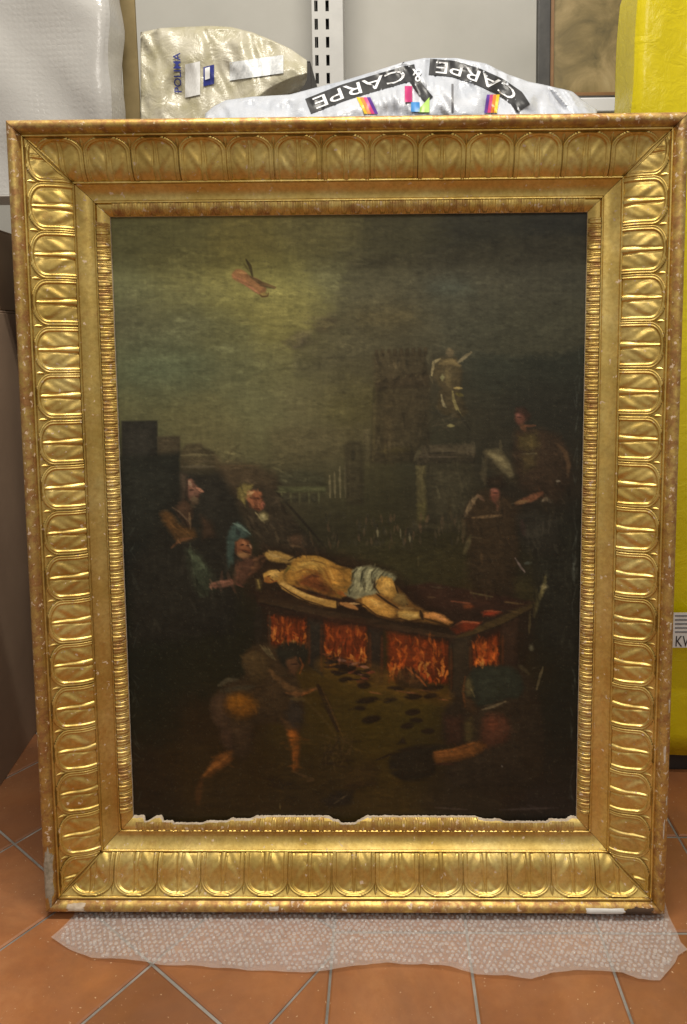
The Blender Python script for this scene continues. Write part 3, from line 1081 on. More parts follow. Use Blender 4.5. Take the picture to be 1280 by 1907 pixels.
# --- the grill and its fire
poly([(470, 1100), (560, 1105), (700, 1100), (800, 1085), (995, 1122), (850, 1195), (480, 1130)], (42, 27, 20), .95, 4, 1.5)
poly([(482, 1098), (520, 1105), (850, 1172), (992, 1122), (992, 1138), (852, 1196), (480, 1122)], (50, 38, 25), .85, 3, 1)
stroke([(482, 1124), (600, 1146), (720, 1172), (850, 1196)], 6, (24, 19, 13), .85, 3)
stroke([(852, 1196), (930, 1166), (992, 1136)], 6, (24, 19, 13), .85, 3)
stroke([(560, 1120), (690, 1150)], 5, (50, 44, 34), .5, 4)
poly([(480, 1126), (990, 1138), (990, 1200), (960, 1280), (560, 1250), (470, 1200)], (26, 20, 15), .55, 8, 3)
stroke([(482, 1118), (600, 1142), (720, 1166), (848, 1188)], 14, (52, 40, 27), .9, 3)
stroke([(852, 1188), (930, 1158), (990, 1130)], 13, (52, 42, 24), .9, 3)


def fire(pts, n, seed):
    rs = random.Random(seed)
    poly(pts, (82, 36, 16), 1, 6, 2.5)
    xs, ys = [p[0] for p in pts], [p[1] for p in pts]
    x0, x1, y0, y1 = min(xs), max(xs), min(ys), max(ys)
    for k in range(n):
        t = rs.random() ** .7
        y_ = y0 + (y1 - y0) * (.12 + .84 * t)
        x_ = rs.uniform(x0 + 4, x1 - 4)
        h_ = rs.uniform(8, 24) * (1.1 - .5 * t)
        c_ = rs.choice([(132, 62, 24), (158, 80, 30), (104, 44, 18), (66, 30, 15), (166, 90, 36)] if t < .55 else [(168, 84, 30), (190, 112, 44), (138, 58, 22), (104, 40, 16), (206, 142, 66)])
        stroke([(x_, min(y1 - 2, y_ + h_ * .5)), (x_ + rs.uniform(-5, 5), y_), (x_ + rs.uniform(-7, 7), max(y0 + 3, y_ - h_ * .5))], rs.uniform(2.5, 6), c_, .6, 2)


fire([(498, 1146), (568, 1152), (570, 1200), (545, 1206), (500, 1204)], 46, 1)
fire([(602, 1156), (682, 1166), (684, 1240), (640, 1248), (606, 1244)], 80, 2)
fire([(720, 1176), (834, 1196), (836, 1276), (724, 1270)], 130, 3)
fire([(878, 1198), (929, 1180), (930, 1244), (880, 1240)], 50, 4)
for k in range(40): stroke([(600 + random.random() * 90, 1150 + random.random() * 14), (600 + random.random() * 90, 1150 + random.random() * 16)], 4, (44, 26, 16), .25)
poly([(571, 1150), (599, 1154), (600, 1262), (573, 1240)], (30, 27, 22), 1, 3, 1)
poly([(684, 1166), (712, 1172), (713, 1276), (686, 1272)], (30, 25, 20), 1, 3, 1)
poly([(837, 1190), (878, 1186), (880, 1300), (836, 1300)], (36, 30, 22), 1, 3, 1)
stroke([(842, 1200), (842, 1290)], 5, (22, 19, 14), .8)
poly([(934, 1165), (966, 1150), (966, 1250), (934, 1246)], (38, 27, 20), 1, 3, 1)
stroke([(500, 1140), (500, 1206)], 5, (50, 42, 32), .7)
stroke([(480, 1130), (478, 1200)], 14, (30, 26, 20), .8, 5)
# flames die away under the planks and redden the uprights
stroke([(492, 1138), (570, 1150), (600, 1154), (690, 1166), (840, 1194)], 16, (34, 20, 14), .55, 14)
stroke([(876, 1198), (932, 1174)], 14, (34, 20, 14), .55, 12)
for x_, y0_, y1_ in ((574, 1165, 1236), (597, 1165, 1250), (688, 1180, 1262), (710, 1185, 1268), (840, 1210, 1284), (876, 1206, 1250), (936, 1186, 1240)):
    stroke([(x_, y0_), (x_, y1_)], 5, (84, 42, 20), .5, 5)
stroke([(500, 1206), (540, 1210), (568, 1206)], 6, (150, 74, 32), .5, 5)
# embers on the grill top
poly([(838, 1172), (862, 1158), (896, 1160), (880, 1174), (850, 1182)], (108, 44, 24), .85, 4, 2)
stroke([(838, 1170), (862, 1158), (892, 1161)], 4, (142, 82, 54), .7)
poly([(896, 1142), (915, 1136), (936, 1141), (920, 1148), (900, 1148)], (116, 46, 26), .85, 4, 1.5)
stroke([(902, 1138), (934, 1140)], 3, (130, 74, 48), .7)
ell(872, 1130, 10, 5, (92, 48, 26), .7, 4)
stroke([(840, 1120), (875, 1124)], 3, (112, 66, 44), .7)
stroke([(876, 1104), (918, 1112)], 3.5, (82, 74, 48), .8)
stroke([(940, 1122), (975, 1126)], 3.5, (86, 70, 44), .7)
stroke([(795, 1112), (810, 1113)], 4, (72, 56, 38), .6)
stroke([(800, 1092), (826, 1096)], 4, (62, 52, 38), .6)
# coals on the ground
stroke([(600, 1238), (640, 1250), (690, 1262), (760, 1284), (830, 1300)], 44, (86, 58, 24), .6, 22)
stroke([(610, 1250), (690, 1290), (780, 1320)], 60, (66, 52, 18), .5, 40)
for k in range(70):
    x_ = random.uniform(606, 690)
    y_ = 1226 + (x_ - 606) * .3 + random.uniform(-8, 26)
    stroke([(x_ - 7, y_), (x_ + 7, y_ + random.uniform(-3, 3))], random.uniform(3, 7), random.choice([(26, 16, 12), (20, 18, 16), (96, 52, 34), (120, 84, 66), (34, 22, 16), (24, 17, 13)]), .75)
poly([(735, 1258), (752, 1242), (770, 1246), (795, 1272), (800, 1286), (740, 1284)], (38, 28, 18), .8, 5, 2)
stroke([(755, 1244), (780, 1264), (800, 1288)], 4, (150, 84, 40), .6)
for x_, y_, rx, ry in ((642, 1267, 13, 5), (676, 1278, 12, 6), (682, 1306, 21, 6), (670, 1321, 10, 4), (690, 1342, 18, 7), (726, 1305, 14, 5), (768, 1299, 17, 6), (768, 1328, 14, 6), (774, 1344, 12, 5),
                       (758, 1354, 13, 6), (796, 1364, 12, 5), (800, 1298, 12, 5), (736, 1284, 16, 4), (806, 1283, 20, 6), (646, 1246, 18, 6)):
    ell(x_, y_, rx, ry, (22, 16, 11), .92, 3, random.uniform(-14, 6), 2)
for x_, y_ in ((770, 1290), (752, 1288), (792, 1286), (700, 1290), (824, 1302)): stroke([(x_ - 14, y_), (x_ + 10, y_ + 4)], 3, (116, 72, 48), .5)

# --- the martyr
D_ = (30, 20, 13)
poly([(486, 1020), (530, 1022), (620, 1030), (700, 1050), (760, 1085), (800, 1125), (850, 1160), (840, 1176), (660, 1150), (540, 1125), (460, 1110), (470, 1060)], D_, .72, 12, 4, True)
poly([(488, 1030), (500, 1026), (520, 1027), (540, 1036), (556, 1042), (546, 1050), (520, 1048), (498, 1044)], (150, 120, 64), .95, 3, 1)
stroke([(500, 1033), (520, 1037)], 6, (188, 158, 98), .8)
stroke([(520, 1040), (540, 1046)], 5, (112, 92, 54), .8)
poly([(650, 1066), (700, 1070), (740, 1094), (768, 1124), (792, 1138), (844, 1158), (838, 1168), (780, 1158), (735, 1156), (690, 1142), (662, 1118)], (104, 74, 36), .95, 4, 1.5)
poly([(524, 1068), (540, 1050), (554, 1038), (584, 1033), (606, 1040), (628, 1052), (646, 1058), (660, 1064), (656, 1092), (642, 1110), (624, 1113), (600, 1106), (570, 1098), (540, 1090), (522, 1084)], (142, 104, 46), 1, 3, 1.2, True)
poly([(550, 1048), (570, 1038), (596, 1040), (610, 1050), (600, 1064), (566, 1062), (545, 1062)], (174, 138, 68), .75, 9, 2, True)
poly([(556, 1080), (570, 1070), (590, 1066), (600, 1080), (612, 1094), (624, 1106), (604, 1106), (580, 1098), (556, 1090)], (84, 46, 24), .9, 9, 3, True)
poly([(606, 1056), (626, 1060), (640, 1074), (638, 1094), (622, 1092), (612, 1076)], (168, 122, 54), .75, 8, 2, True)
stroke([(628, 1104), (642, 1108)], 7, (164, 92, 40), .8, 4)
stroke([(556, 1046), (582, 1044), (606, 1050), (632, 1062)], 2.5, (66, 46, 22), .6)
stroke([(624, 1054), (638, 1070), (642, 1088)], 2.5, (104, 72, 34), .6)
stroke([(540, 1052), (524, 1072)], 5, (58, 54, 26), .75)
stroke([(520, 1078), (528, 1092), (556, 1108), (590, 1120), (622, 1126)], 14, (158, 122, 62), .97, 3, .8, False)
stroke([(520, 1084), (526, 1088), (556, 1104), (600, 1118)], 6, (204, 170, 100), .7, 4)
stroke([(545, 1090), (575, 1106), (612, 1116)], 3, (60, 34, 16), .75)
stroke([(540, 1112), (580, 1128), (622, 1134)], 4, (44, 30, 16), .75)
stroke([(634, 1124), (650, 1128), (664, 1134)], 10, (164, 116, 66), .95, 3)
stroke([(650, 1124), (668, 1125)], 4, (186, 150, 98), .8)
stroke([(626, 1118), (628, 1140)], 4, D_, .85)
poly([(512, 1062), (528, 1062), (530, 1082), (516, 1086)], (150, 114, 54), .95, 4, 1)
ell(503, 1073, 17, 12, (168, 130, 64), .95, 3, -12)
ell(508, 1068, 11, 6, (200, 164, 92), .7, 5, -12)
ell(496, 1078, 6, 5, (92, 54, 24), .7, 3)
stroke([(488, 1082), (500, 1085), (514, 1082)], 3, (112, 64, 28), .7)
stroke([(484, 1064), (487, 1078), (486, 1092)], 5, (34, 24, 14), .9)
poly([(474, 1078), (482, 1076), (486, 1092), (484, 1102), (476, 1098)], (78, 66, 36), .8, 4, 2)
stroke([(478, 1080), (482, 1096)], 3, (124, 106, 60), .7)
# loin cloth
poly([(654, 1064), (668, 1056), (694, 1054), (720, 1064), (738, 1074), (726, 1088), (706, 1098), (684, 1108), (650, 1108), (646, 1100), (654, 1084)], (118, 116, 88), .97, 3, 1.2, True)
for a_ in range(6):
    x_ = 664 + a_ * 11
    stroke([(x_ + 8, 1056 + a_), (x_ - 2, 1068 + a_), (x_ - 4, 1092)], 4, (162, 160, 124) if a_ % 2 == 0 else (68, 68, 52), .75)
stroke([(642, 1106), (660, 1112), (690, 1104), (712, 1100)], 9, (112, 110, 84), .85, 4)
stroke([(676, 1078), (678, 1098)], 7, (44, 42, 30), .7)
stroke([(692, 1078), (696, 1094)], 6, (56, 50, 36), .7)
# legs
poly([(702, 1078), (716, 1074), (730, 1080), (738, 1098), (737, 1112), (724, 1114), (708, 1104), (699, 1092)], (178, 136, 66), 1, 3, 1, True)
ell(718, 1094, 10, 12, (206, 166, 90), .6, 7, 30)
stroke([(734, 1084), (742, 1110), (758, 1126)], 4, D_, .8)
poly([(738, 1104), (752, 1106), (760, 1124), (750, 1130), (730, 1120)], (112, 92, 52), .9, 4, 1.5)
poly([(676, 1112), (690, 1111), (710, 1120), (728, 1130), (738, 1142), (726, 1152), (704, 1148), (686, 1136), (674, 1124)], (180, 134, 64), 1, 3, 1, True)
stroke([(690, 1120), (712, 1130)], 10, (208, 166, 92), .6, 6)
stroke([(700, 1106), (722, 1122), (742, 1134)], 4, D_, .85)
poly([(738, 1140), (752, 1136), (780, 1140), (781, 1152), (760, 1156), (742, 1150)], (168, 134, 70), 1, 3, 1)
stroke([(750, 1145), (776, 1147)], 6, (196, 166, 98), .7, 4)
stroke([(782, 1138), (787, 1154)], 6, D_, .9)
poly([(788, 1142), (806, 1141), (826, 1146), (842, 1160), (834, 1164), (816, 1156), (790, 1150)], (176, 122, 66), 1, 3, 1)
stroke([(812, 1147), (830, 1156)], 6, (200, 142, 88), .7, 4)
stroke([(742, 1132), (770, 1134)], 5, (116, 92, 52), .8)

# --- boy feeding the fire
poly([(394, 1300), (420, 1272), (452, 1260), (450, 1225), (470, 1204), (500, 1200), (520, 1215), (540, 1240), (560, 1290), (566, 1330), (556, 1362), (520, 1350), (470, 1352), (440, 1380), (420, 1372), (392, 1340)], (47, 36, 23), .95, 6, 3, True)
poly([(448, 1232), (456, 1216), (480, 1212), (500, 1228), (498, 1260), (480, 1275), (460, 1270), (455, 1248)], (58, 46, 27), .85, 8, 3, True)
for k in range(3): stroke([(482 + k * 7, 1202 + k * 2), (500 + k * 5, 1224 + k * 3)], 4, (84, 76, 52), .65)
poly([(512, 1210), (530, 1196), (560, 1198), (572, 1212), (568, 1232), (546, 1246), (524, 1240)], (24, 24, 19), .95, 5, 2, True)
poly([(530, 1230), (550, 1224), (558, 1240), (548, 1260), (534, 1254)], (74, 50, 32), .9, 4, 2)
stroke([(540, 1238), (552, 1238)], 3, (30, 20, 15), .8)
stroke([(404, 1278), (420, 1268), (440, 1266)], 9, (72, 66, 50), .75, 4)
stroke([(408, 1288), (470, 1280)], 10, (52, 48, 36), .7, 5)
poly([(390, 1305), (418, 1296), (424, 1330), (430, 1370), (412, 1362), (392, 1340)], (56, 42, 30), .8, 6, 2, True)
ell(446, 1316, 30, 24, (98, 62, 20), .92, 10, 10, 2)
ell(440, 1308, 15, 10, (122, 78, 24), .7, 9)
poly([(404, 1360), (426, 1362), (440, 1400), (424, 1405), (408, 1388)], (48, 35, 26), .8, 6, 2)
poly([(392, 1420), (408, 1404), (430, 1400), (432, 1416), (412, 1432), (388, 1448), (372, 1450)], (94, 58, 26), .9, 5, 2)
stroke([(376, 1446), (392, 1430), (420, 1412)], 8, (122, 78, 36), .55, 4)
stroke([(372, 1452), (366, 1480), (364, 1498)], 14, (56, 36, 18), .7, 6)
poly([(430, 1350), (470, 1355), (466, 1400), (450, 1420), (432, 1410)], (44, 33, 22), .85, 8, 3)
poly([(520, 1340), (556, 1345), (556, 1372), (534, 1372)], (62, 44, 26), .8, 6, 2)
stroke([(500, 1250), (530, 1280), (556, 1292), (588, 1284)], 13, (74, 54, 32), .85, 5)
poly([(532, 1362), (546, 1358), (556, 1372), (556, 1400), (552, 1440), (543, 1440), (540, 1400)], (96, 56, 22), .9, 5, 2)
ell(543, 1374, 9, 11, (126, 72, 26), .7, 6)
poly([(540, 1300), (560, 1320), (560, 1352), (545, 1360), (530, 1340)], (34, 31, 28), .7, 6, 2)
stroke([(530, 1292), (560, 1294), (586, 1284)], 7, (92, 62, 36), .7, 3)
stroke([(536, 1302), (565, 1306)], 6, (66, 56, 34), .6, 3)
stroke([(590, 1278), (606, 1310), (628, 1364)], 12, (30, 22, 14), .9, 3)
stroke([(598, 1284), (618, 1330), (640, 1384)], 4, (70, 52, 26), .6)
stroke([(560, 1300), (600, 1340), (630, 1380), (648, 1390)], 6, (58, 46, 24), .5, 4)
stroke([(545, 1440), (580, 1455), (570, 1458)], 6, (66, 50, 32), .6)
for k in range(14): stroke([(480 + random.random() * 80, 1450 + random.random() * 22), (500 + random.random() * 70, 1452 + random.random() * 22)], 4, (24, 18, 12), .45)
for k in range(24): stroke([(590 + random.random() * 70, 1370 + random.random() * 60), (596 + random.random() * 80, 1376 + random.random() * 64)], 4, random.choice([(62, 48, 28), (24, 18, 12)]), .4)
poly([(596, 1496), (622, 1478), (660, 1470), (650, 1500), (610, 1508)], (22, 18, 14), .85, 6, 3)
stroke([(620, 1500), (644, 1484)], 4, (78, 66, 46), .6)
stroke([(518, 1500), (519, 1510)], 3, (88, 76, 44), .7)

# --- man kneeling on the right
poly([(826, 1330), (840, 1310), (862, 1290), (862, 1262), (884, 1244), (930, 1240), (970, 1246), (1000, 1285), (1010, 1350), (1010, 1440), (960, 1480), (860, 1470), (830, 1440), (850, 1390), (824, 1380)], (33, 27, 20), .95, 7, 3, True)
poly([(872, 1262), (890, 1246), (930, 1242), (962, 1250), (975, 1275), (968, 1300), (935, 1306), (900, 1318), (880, 1310)], (32, 36, 29), .95, 5, 2, True)
poly([(864, 1270), (874, 1260), (882, 1280), (880, 1300), (868, 1300)], (66, 60, 38), .85, 5, 2)
stroke([(876, 1282), (884, 1300)], 4, (92, 84, 56), .7)
poly([(864, 1300), (884, 1308), (890, 1330), (875, 1335), (862, 1320)], (46, 34, 22), .8, 6, 2)
stroke([(898, 1324), (918, 1318), (942, 1308)], 5, (98, 88, 66), .75)
poly([(864, 1350), (878, 1336), (884, 1370), (876, 1386), (864, 1384)], (60, 52, 30), .75, 6, 2)
poly([(826, 1335), (860, 1335), (862, 1385), (832, 1390)], (44, 28, 21), .8, 8, 3)
poly([(900, 1340), (930, 1332), (950, 1350), (946, 1380), (920, 1392), (896, 1392)], (62, 37, 26), .85, 8, 3, True)
ell(918, 1352, 12, 11, (86, 48, 32), .7, 8)
poly([(800, 1404), (840, 1398), (880, 1384), (905, 1390), (888, 1408), (850, 1420), (806, 1424)], (86, 54, 26), .9, 5, 2, True)
stroke([(810, 1410), (850, 1406), (884, 1394)], 8, (112, 70, 34), .5, 5)
poly([(724, 1418), (740, 1400), (790, 1390), (830, 1392), (806, 1404), (810, 1440), (780, 1456), (745, 1456), (726, 1440)], (23, 20, 15), .95, 5, 3, True)
stroke([(700, 1418), (740, 1402), (800, 1392)], 5, (24, 18, 12), .9)
poly([(738, 1388), (750, 1376), (756, 1388)], (24, 18, 13), .9, 4, 2)
stroke([(810, 1426), (845, 1426)], 5, (40, 24, 18), .8)
poly([(640, 1440), (690, 1420), (706, 1432), (700, 1470), (640, 1480)], (40, 30, 15), .7, 10, 4)
stroke([(640, 1468), (698, 1462)], 10, (26, 19, 12), .6, 6)
stroke([(966, 1240), (985, 1256)], 8, (58, 52, 36), .7, 4)
stroke([(1012, 1244), (1006, 1262), (1000, 1286)], 5, (84, 76, 54), .7)
ell(990, 1208, 5, 7, (86, 84, 66), .75, 3)
stroke([(988, 1140), (986, 1180)], 5, (66, 58, 36), .6)
stroke([(934, 1428), (936, 1432)], 4, (104, 100, 92), .8)
stroke([(810, 1508), (870, 1512)], 4, (66, 56, 52), .5)
stroke([(930, 1512), (1040, 1508)], 4, (64, 56, 54), .5)
# firelight caught by the stokers
stroke([(556, 1226), (562, 1240), (556, 1256)], 4, (122, 66, 32), .6, 3)
stroke([(560, 1296), (582, 1286)], 5, (132, 78, 38), .6, 3)
stroke([(866, 1262), (862, 1290), (866, 1318)], 4, (104, 62, 30), .6, 4)
stroke([(808, 1404), (846, 1398), (882, 1386)], 4, (138, 84, 40), .55, 4)
stroke([(536, 1366), (544, 1400), (544, 1436)], 4, (140, 80, 32), .5, 4)
# rubbed right and left margins
for k in range(40):
    y_ = random.uniform(540, 1500)
    stroke([(1066 + random.uniform(-6, 6) + (1500 - y_) * .012, y_), (1066 + random.uniform(-5, 5) + (1500 - y_) * .012, y_ + random.uniform(10, 40))], 2.2, (66, 70, 64), .35)
for k in range(26):
    y_ = random.uniform(900, 1480)
    stroke([(236 + (y_ - 800) * .014 + random.uniform(-4, 14), y_), (238 + (y_ - 800) * .014 + random.uniform(-4, 12), y_ + random.uniform(4, 22))], 2, (56, 60, 54), .4)

# modelling strokes over the figures
hatch([(524, 1060), (554, 1036), (606, 1040), (656, 1064), (640, 1112), (560, 1096), (522, 1084)], 190, 35, 14, 4, .70, 1.28, .55, 30)
stroke([(536, 1044), (558, 1032), (593, 1033), (621, 1045), (634, 1052), (662, 1056)], 4, (26, 18, 11), .8)
stroke([(551, 1066), (566, 1060), (586, 1064), (598, 1072)], 4, (108, 70, 30), .6)
stroke([(566, 1078), (580, 1072), (592, 1074)], 5, (70, 40, 24), .7)
stroke([(602, 1058), (610, 1076), (618, 1092)], 4, (116, 76, 32), .6)
stroke([(612, 1060), (620, 1078)], 4, (188, 146, 74), .6)
stroke([(560, 1052), (576, 1048), (590, 1052)], 5, (190, 156, 82), .6)
stroke([(520, 1090), (540, 1104), (566, 1118), (600, 1128)], 3, (30, 20, 12), .8)
stroke([(489, 1066), (498, 1060), (514, 1058), (520, 1064)], 4, (34, 24, 14), .85)
stroke([(496, 1074), (502, 1072)], 2.5, (54, 32, 16), .8)
stroke([(502, 1078), (507, 1082)], 2.5, (60, 34, 18), .8)
hatch([(654, 1064), (694, 1054), (738, 1074), (706, 1098), (650, 1108)], 70, 110, 16, 3, .55, 1.4, .6, 18)
for x0_, y0_, x1_, y1_ in ((664, 1060, 654, 1082), (682, 1056, 672, 1078), (700, 1058, 690, 1076), (716, 1064, 704, 1078), (656, 1090, 650, 1106)):
    stroke([(x0_, y0_), (x0_ - 8, y0_ + 8), (x1_, y1_)], 3, (42, 40, 28), .75)
hatch([(676, 1112), (728, 1130), (738, 1142), (704, 1148), (674, 1124)], 60, 30, 14, 4, .72, 1.2, .5)
hatch([(702, 1078), (730, 1080), (738, 1112), (708, 1104)], 50, 70, 12, 4, .72, 1.2, .5)
stroke([(676, 1126), (700, 1146), (728, 1154), (746, 1152)], 4, (44, 28, 14), .8)
stroke([(742, 1152), (762, 1158), (784, 1154)], 3, (40, 26, 14), .8)
stroke([(790, 1152), (816, 1160), (836, 1168)], 3, (40, 26, 14), .8)
stroke([(698, 1076), (696, 1092), (706, 1106)], 3, (40, 28, 15), .75)
# faces
stroke([(462, 926), (474, 928)], 3, (52, 30, 22), .85); stroke([(478, 928), (487, 927)], 3, (52, 30, 22), .85)
stroke([(472, 946), (484, 948)], 3, (58, 32, 24), .8); stroke([(460, 930), (464, 944)], 4, (70, 44, 32), .7)
stroke([(474, 954), (486, 968), (496, 966)], 4, (142, 132, 94), .6); stroke([(500, 950), (502, 968)], 3, (50, 42, 32), .7)
stroke([(350, 912), (358, 912)], 3, (46, 32, 27), .85); stroke([(362, 924), (370, 924)], 3, (52, 34, 28), .8)
stroke([(347, 892), (344, 915), (350, 935)], 4, (48, 38, 31), .7); stroke([(352, 940), (362, 944)], 5, (60, 54, 42), .7)
stroke([(446, 1015), (452, 1014)], 3, (40, 24, 18), .9); stroke([(456, 1016), (462, 1016)], 3, (40, 24, 18), .9)
stroke([(450, 1026), (464, 1030)], 4, (48, 28, 19), .85); stroke([(438, 1012), (436, 1030)], 4, (60, 38, 26), .7)
stroke([(918, 918), (928, 918)], 3, (50, 32, 26), .8); stroke([(964, 776), (972, 777)], 3, (48, 30, 25), .8)
hatch([(296, 958), (332, 976), (362, 1000), (330, 1008), (312, 988)], 60, 45, 16, 4, .6, 1.45, .6)
hatch([(345, 1025), (376, 1045), (398, 1100), (370, 1110), (352, 1070)], 70, 60, 22, 5, .6, 1.5, .55)
hatch([(250, 1010), (330, 1000), (440, 1060), (440, 1200), (250, 1250)], 160, 80, 40, 7, .7, 1.5, .4)
hatch([(440, 905), (500, 912), (600, 1030), (490, 1035), (455, 965)], 150, 60, 20, 5, .6, 1.5, .5)
hatch([(955, 800), (1045, 812), (1066, 900), (1000, 935), (955, 850)], 120, 60, 20, 5, .65, 1.35, .4)
hatch([(862, 930), (960, 925), (970, 1000), (940, 1120), (880, 1110)], 120, 75, 24, 5, .65, 1.35, .4)
hatch([(965, 950), (1070, 900), (1075, 1240), (1000, 1180)], 160, 80, 34, 5, .65, 1.6, .45)
hatch([(394, 1300), (452, 1225), (540, 1230), (566, 1330), (470, 1352), (410, 1365)], 140, 40, 18, 5, .65, 1.3, .4, 50)
hatch([(826, 1330), (884, 1244), (1000, 1285), (1010, 1440), (860, 1470)], 160, 40, 22, 5, .65, 1.3, .4, 50)
hatch([(770, 640), (880, 640), (884, 830), (790, 820)], 70, 75, 12, 4, .7, 1.25, .35, 40)
hatch([(695, 655), (800, 655), (800, 860), (690, 860)], 140, 85, 24, 6, .72, 1.3, .45)
hatch([(334, 826), (520, 850), (610, 880), (610, 940), (404, 930)], 170, 5, 20, 4, .7, 1.4, .5)
hatch([(776, 826), (890, 826), (890, 975), (776, 975)], 90, 85, 22, 5, .7, 1.4, .45)
hatch([(560, 1250), (840, 1290), (800, 1400), (700, 1500), (560, 1500), (520, 1380)], 220, 5, 30, 6, .75, 1.3, .4)
hatch([(250, 1380), (560, 1420), (1060, 1440), (1060, 1512), (255, 1512)], 220, 3, 34, 6, .75, 1.35, .4)
hatch([(560, 1005), (880, 1015), (900, 1070), (740, 1080), (620, 1040)], 120, 4, 26, 5, .75, 1.35, .4)
for q in ([(498, 1146), (568, 1152), (570, 1200), (500, 1204)], [(602, 1156), (682, 1166), (684, 1240), (606, 1244)], [(720, 1176), (834, 1196), (836, 1276), (724, 1270)], [(878, 1198), (929, 1180), (930, 1244), (880, 1240)]):
    hatch(q, 90, 90, 16, 3, .45, 1.5, .55, 16)
hatch([(480, 1112), (850, 1176), (990, 1126), (850, 1196)], 90, 10, 26, 4, .6, 1.5, .5, 10)
# tone curve: highest lights compressed, darkest colours lifted
mx = IMG.max(-1, keepdims=True)
IMG = IMG * np.where(mx > 110, (110 + (mx - 110) * .74) / mx, 1.0)
dark = np.clip(1 - IMG.mean(-1, keepdims=True) / 60, 0, 1)
IMG = IMG + dark * np.array([8.5, 8.0, 5.5])

# brushwork, dirt and craquelure of the old paint
IMG *= (1 + .10 * NH + .07 * NV + .12 * N3 + .05 * N2)[..., None]
spk = (fbm(3.2, 3.2, 200, 2, .6) > .60)
IMG[spk] = IMG[spk] * .7 + np.array([70, 66, 52]) * .3
IMG = np.clip(IMG, 4, 255) / 255.0
LIN = np.where(IMG <= .04045, IMG / 12.92, ((IMG + .055) / 1.055) ** 2.4)
PAINT_GAIN = np.array([1.54, 1.52, 1.44])
LIN = np.clip(LIN * PAINT_GAIN, .0015, .8)


def canvas_mesh():
    me = bpy.data.meshes.new("canvas")
    n = NX * NY
    co = np.empty((n, 3), np.float32)
    co[:, 0] = X.ravel()
    co[:, 1] = .0590 + .0012 * (np.sin(X * 7 + 1) * np.cos(Z * 5)).ravel() + .00012 * N3.ravel()
    co[:, 2] = Z.ravel()
    idx = np.arange(n).reshape(NY, NX)
    q = np.stack([idx[:-1, :-1], idx[1:, :-1], idx[1:, 1:], idx[:-1, 1:]], -1).reshape(-1, 4)
    me.vertices.add(n)
    me.vertices.foreach_set("co", co.ravel())
    me.loops.add(q.size)
    me.loops.foreach_set("vertex_index", q.ravel().astype(np.int32))
    me.polygons.add(len(q))
    me.polygons.foreach_set("loop_start", (np.arange(len(q)) * 4).astype(np.int32))
    me.polygons.foreach_set("use_smooth", np.ones(len(q), bool))
    me.update(calc_edges=True)
    at = me.color_attributes.new("paint", 'FLOAT_COLOR', 'POINT')
    rgba = np.ones((n, 4), np.float32)
    rgba[:, :3] = LIN.reshape(-1, 3)
    at.data.foreach_set("color", rgba.ravel())
    return me


k = NT("oil_paint")
att = k.n('ShaderNodeAttribute')
att.attribute_name = "paint"
v = k.coord()
weave = k.n('ShaderNodeTexWave'); weave.wave_type = 'BANDS'; weave.bands_direction = 'Z'
weave.inputs['Scale'].default_value = 170; weave.inputs['Distortion'].default_value = 1.5; weave.inputs['Detail'].default_value = 2
k.l(v, weave.inputs['Vector'])
weave2 = k.n('ShaderNodeTexWave'); weave2.wave_type = 'BANDS'; weave2.bands_direction = 'X'
weave2.inputs['Scale'].default_value = 170; weave2.inputs['Distortion'].default_value = 1.5; weave2.inputs['Detail'].default_value = 2
k.l(v, weave2.inputs['Vector'])
k.l(att.outputs['Color'], k.b.inputs['Base Color'])
k.b.inputs['Specular IOR Level'].default_value = .22
k.l(k.ramp(k.noise(v, 20, 5, .6), [(.3, .36), (.7, .52)]), k.b.inputs['Roughness'])
nn = k.bump(weave.outputs['Fac'], .10, .0006)
nn = k.bump(weave2.outputs['Fac'], .10, .0006, nn)
nn = k.bump(k.noise(v, 60, 6, .65), .22, .0012, nn)
k.l(nn, k.b.inputs['Normal'])
painting = empty("oil_painting", (0, 0, .010), (-LEAN, 0, 0))
tag(painting, "dark old oil painting of a martyr on a burning grill, set in the gilded frame", "painting")
link("canvas", canvas_mesh(), k.m, painting)
STRETCH = simple("stretcher_wood", (.20, .13, .07), (.28, .19, .10), 20, .8, .2, 60)
hw, hz0, hz1 = cw / 2, H / 2 - chh / 2, H / 2 + chh / 2
for a in ((-hw, hw, hz0, hz0 + .05), (-hw, hw, hz1 - .05, hz1), (-hw, -hw + .05, hz0 + .052, hz1 - .052), (hw - .05, hw, hz0 + .052, hz1 - .052)):
    link("stretcher_bar", box_mesh("stretcher_bar", a[0], a[1], .0625, .0765, a[2], a[3], STRETCH), parent=painting)

# ------------------------------------------------------------------ bubble wrap on the floor
outline_px = [(136, 1701), (118, 1722), (95, 1745), (128, 1764), (170, 1783), (225, 1787), (285, 1793), (350, 1796), (420, 1802), (500, 1805), (560, 1808), (615, 1806), (660, 1799), (720, 1794), (790, 1795), (840, 1802), (880, 1811),
              (930, 1816), (990, 1821), (1030, 1813), (1075, 1809), (1120, 1808), (1160, 1814), (1190, 1822), (1230, 1823), (1246, 1806), (1258, 1788), (1263, 1776), (1281, 1766), (1268, 1752), (1262, 1735), (1246, 1700)]
outline = [tuple(at_floor(u, w, .007)[:2]) for u, w in outline_px] + [(.58, .13), (-.50, .13)]


def inside_poly(x, y, p):
    r = False
    for i in range(len(p)):
        (x0, y0), (x1, y1) = p[i - 1], p[i]
        if (y0 > y) != (y1 > y) and x < (x1 - x0) * (y - y0) / (y1 - y0) + x0: r = not r
    return r


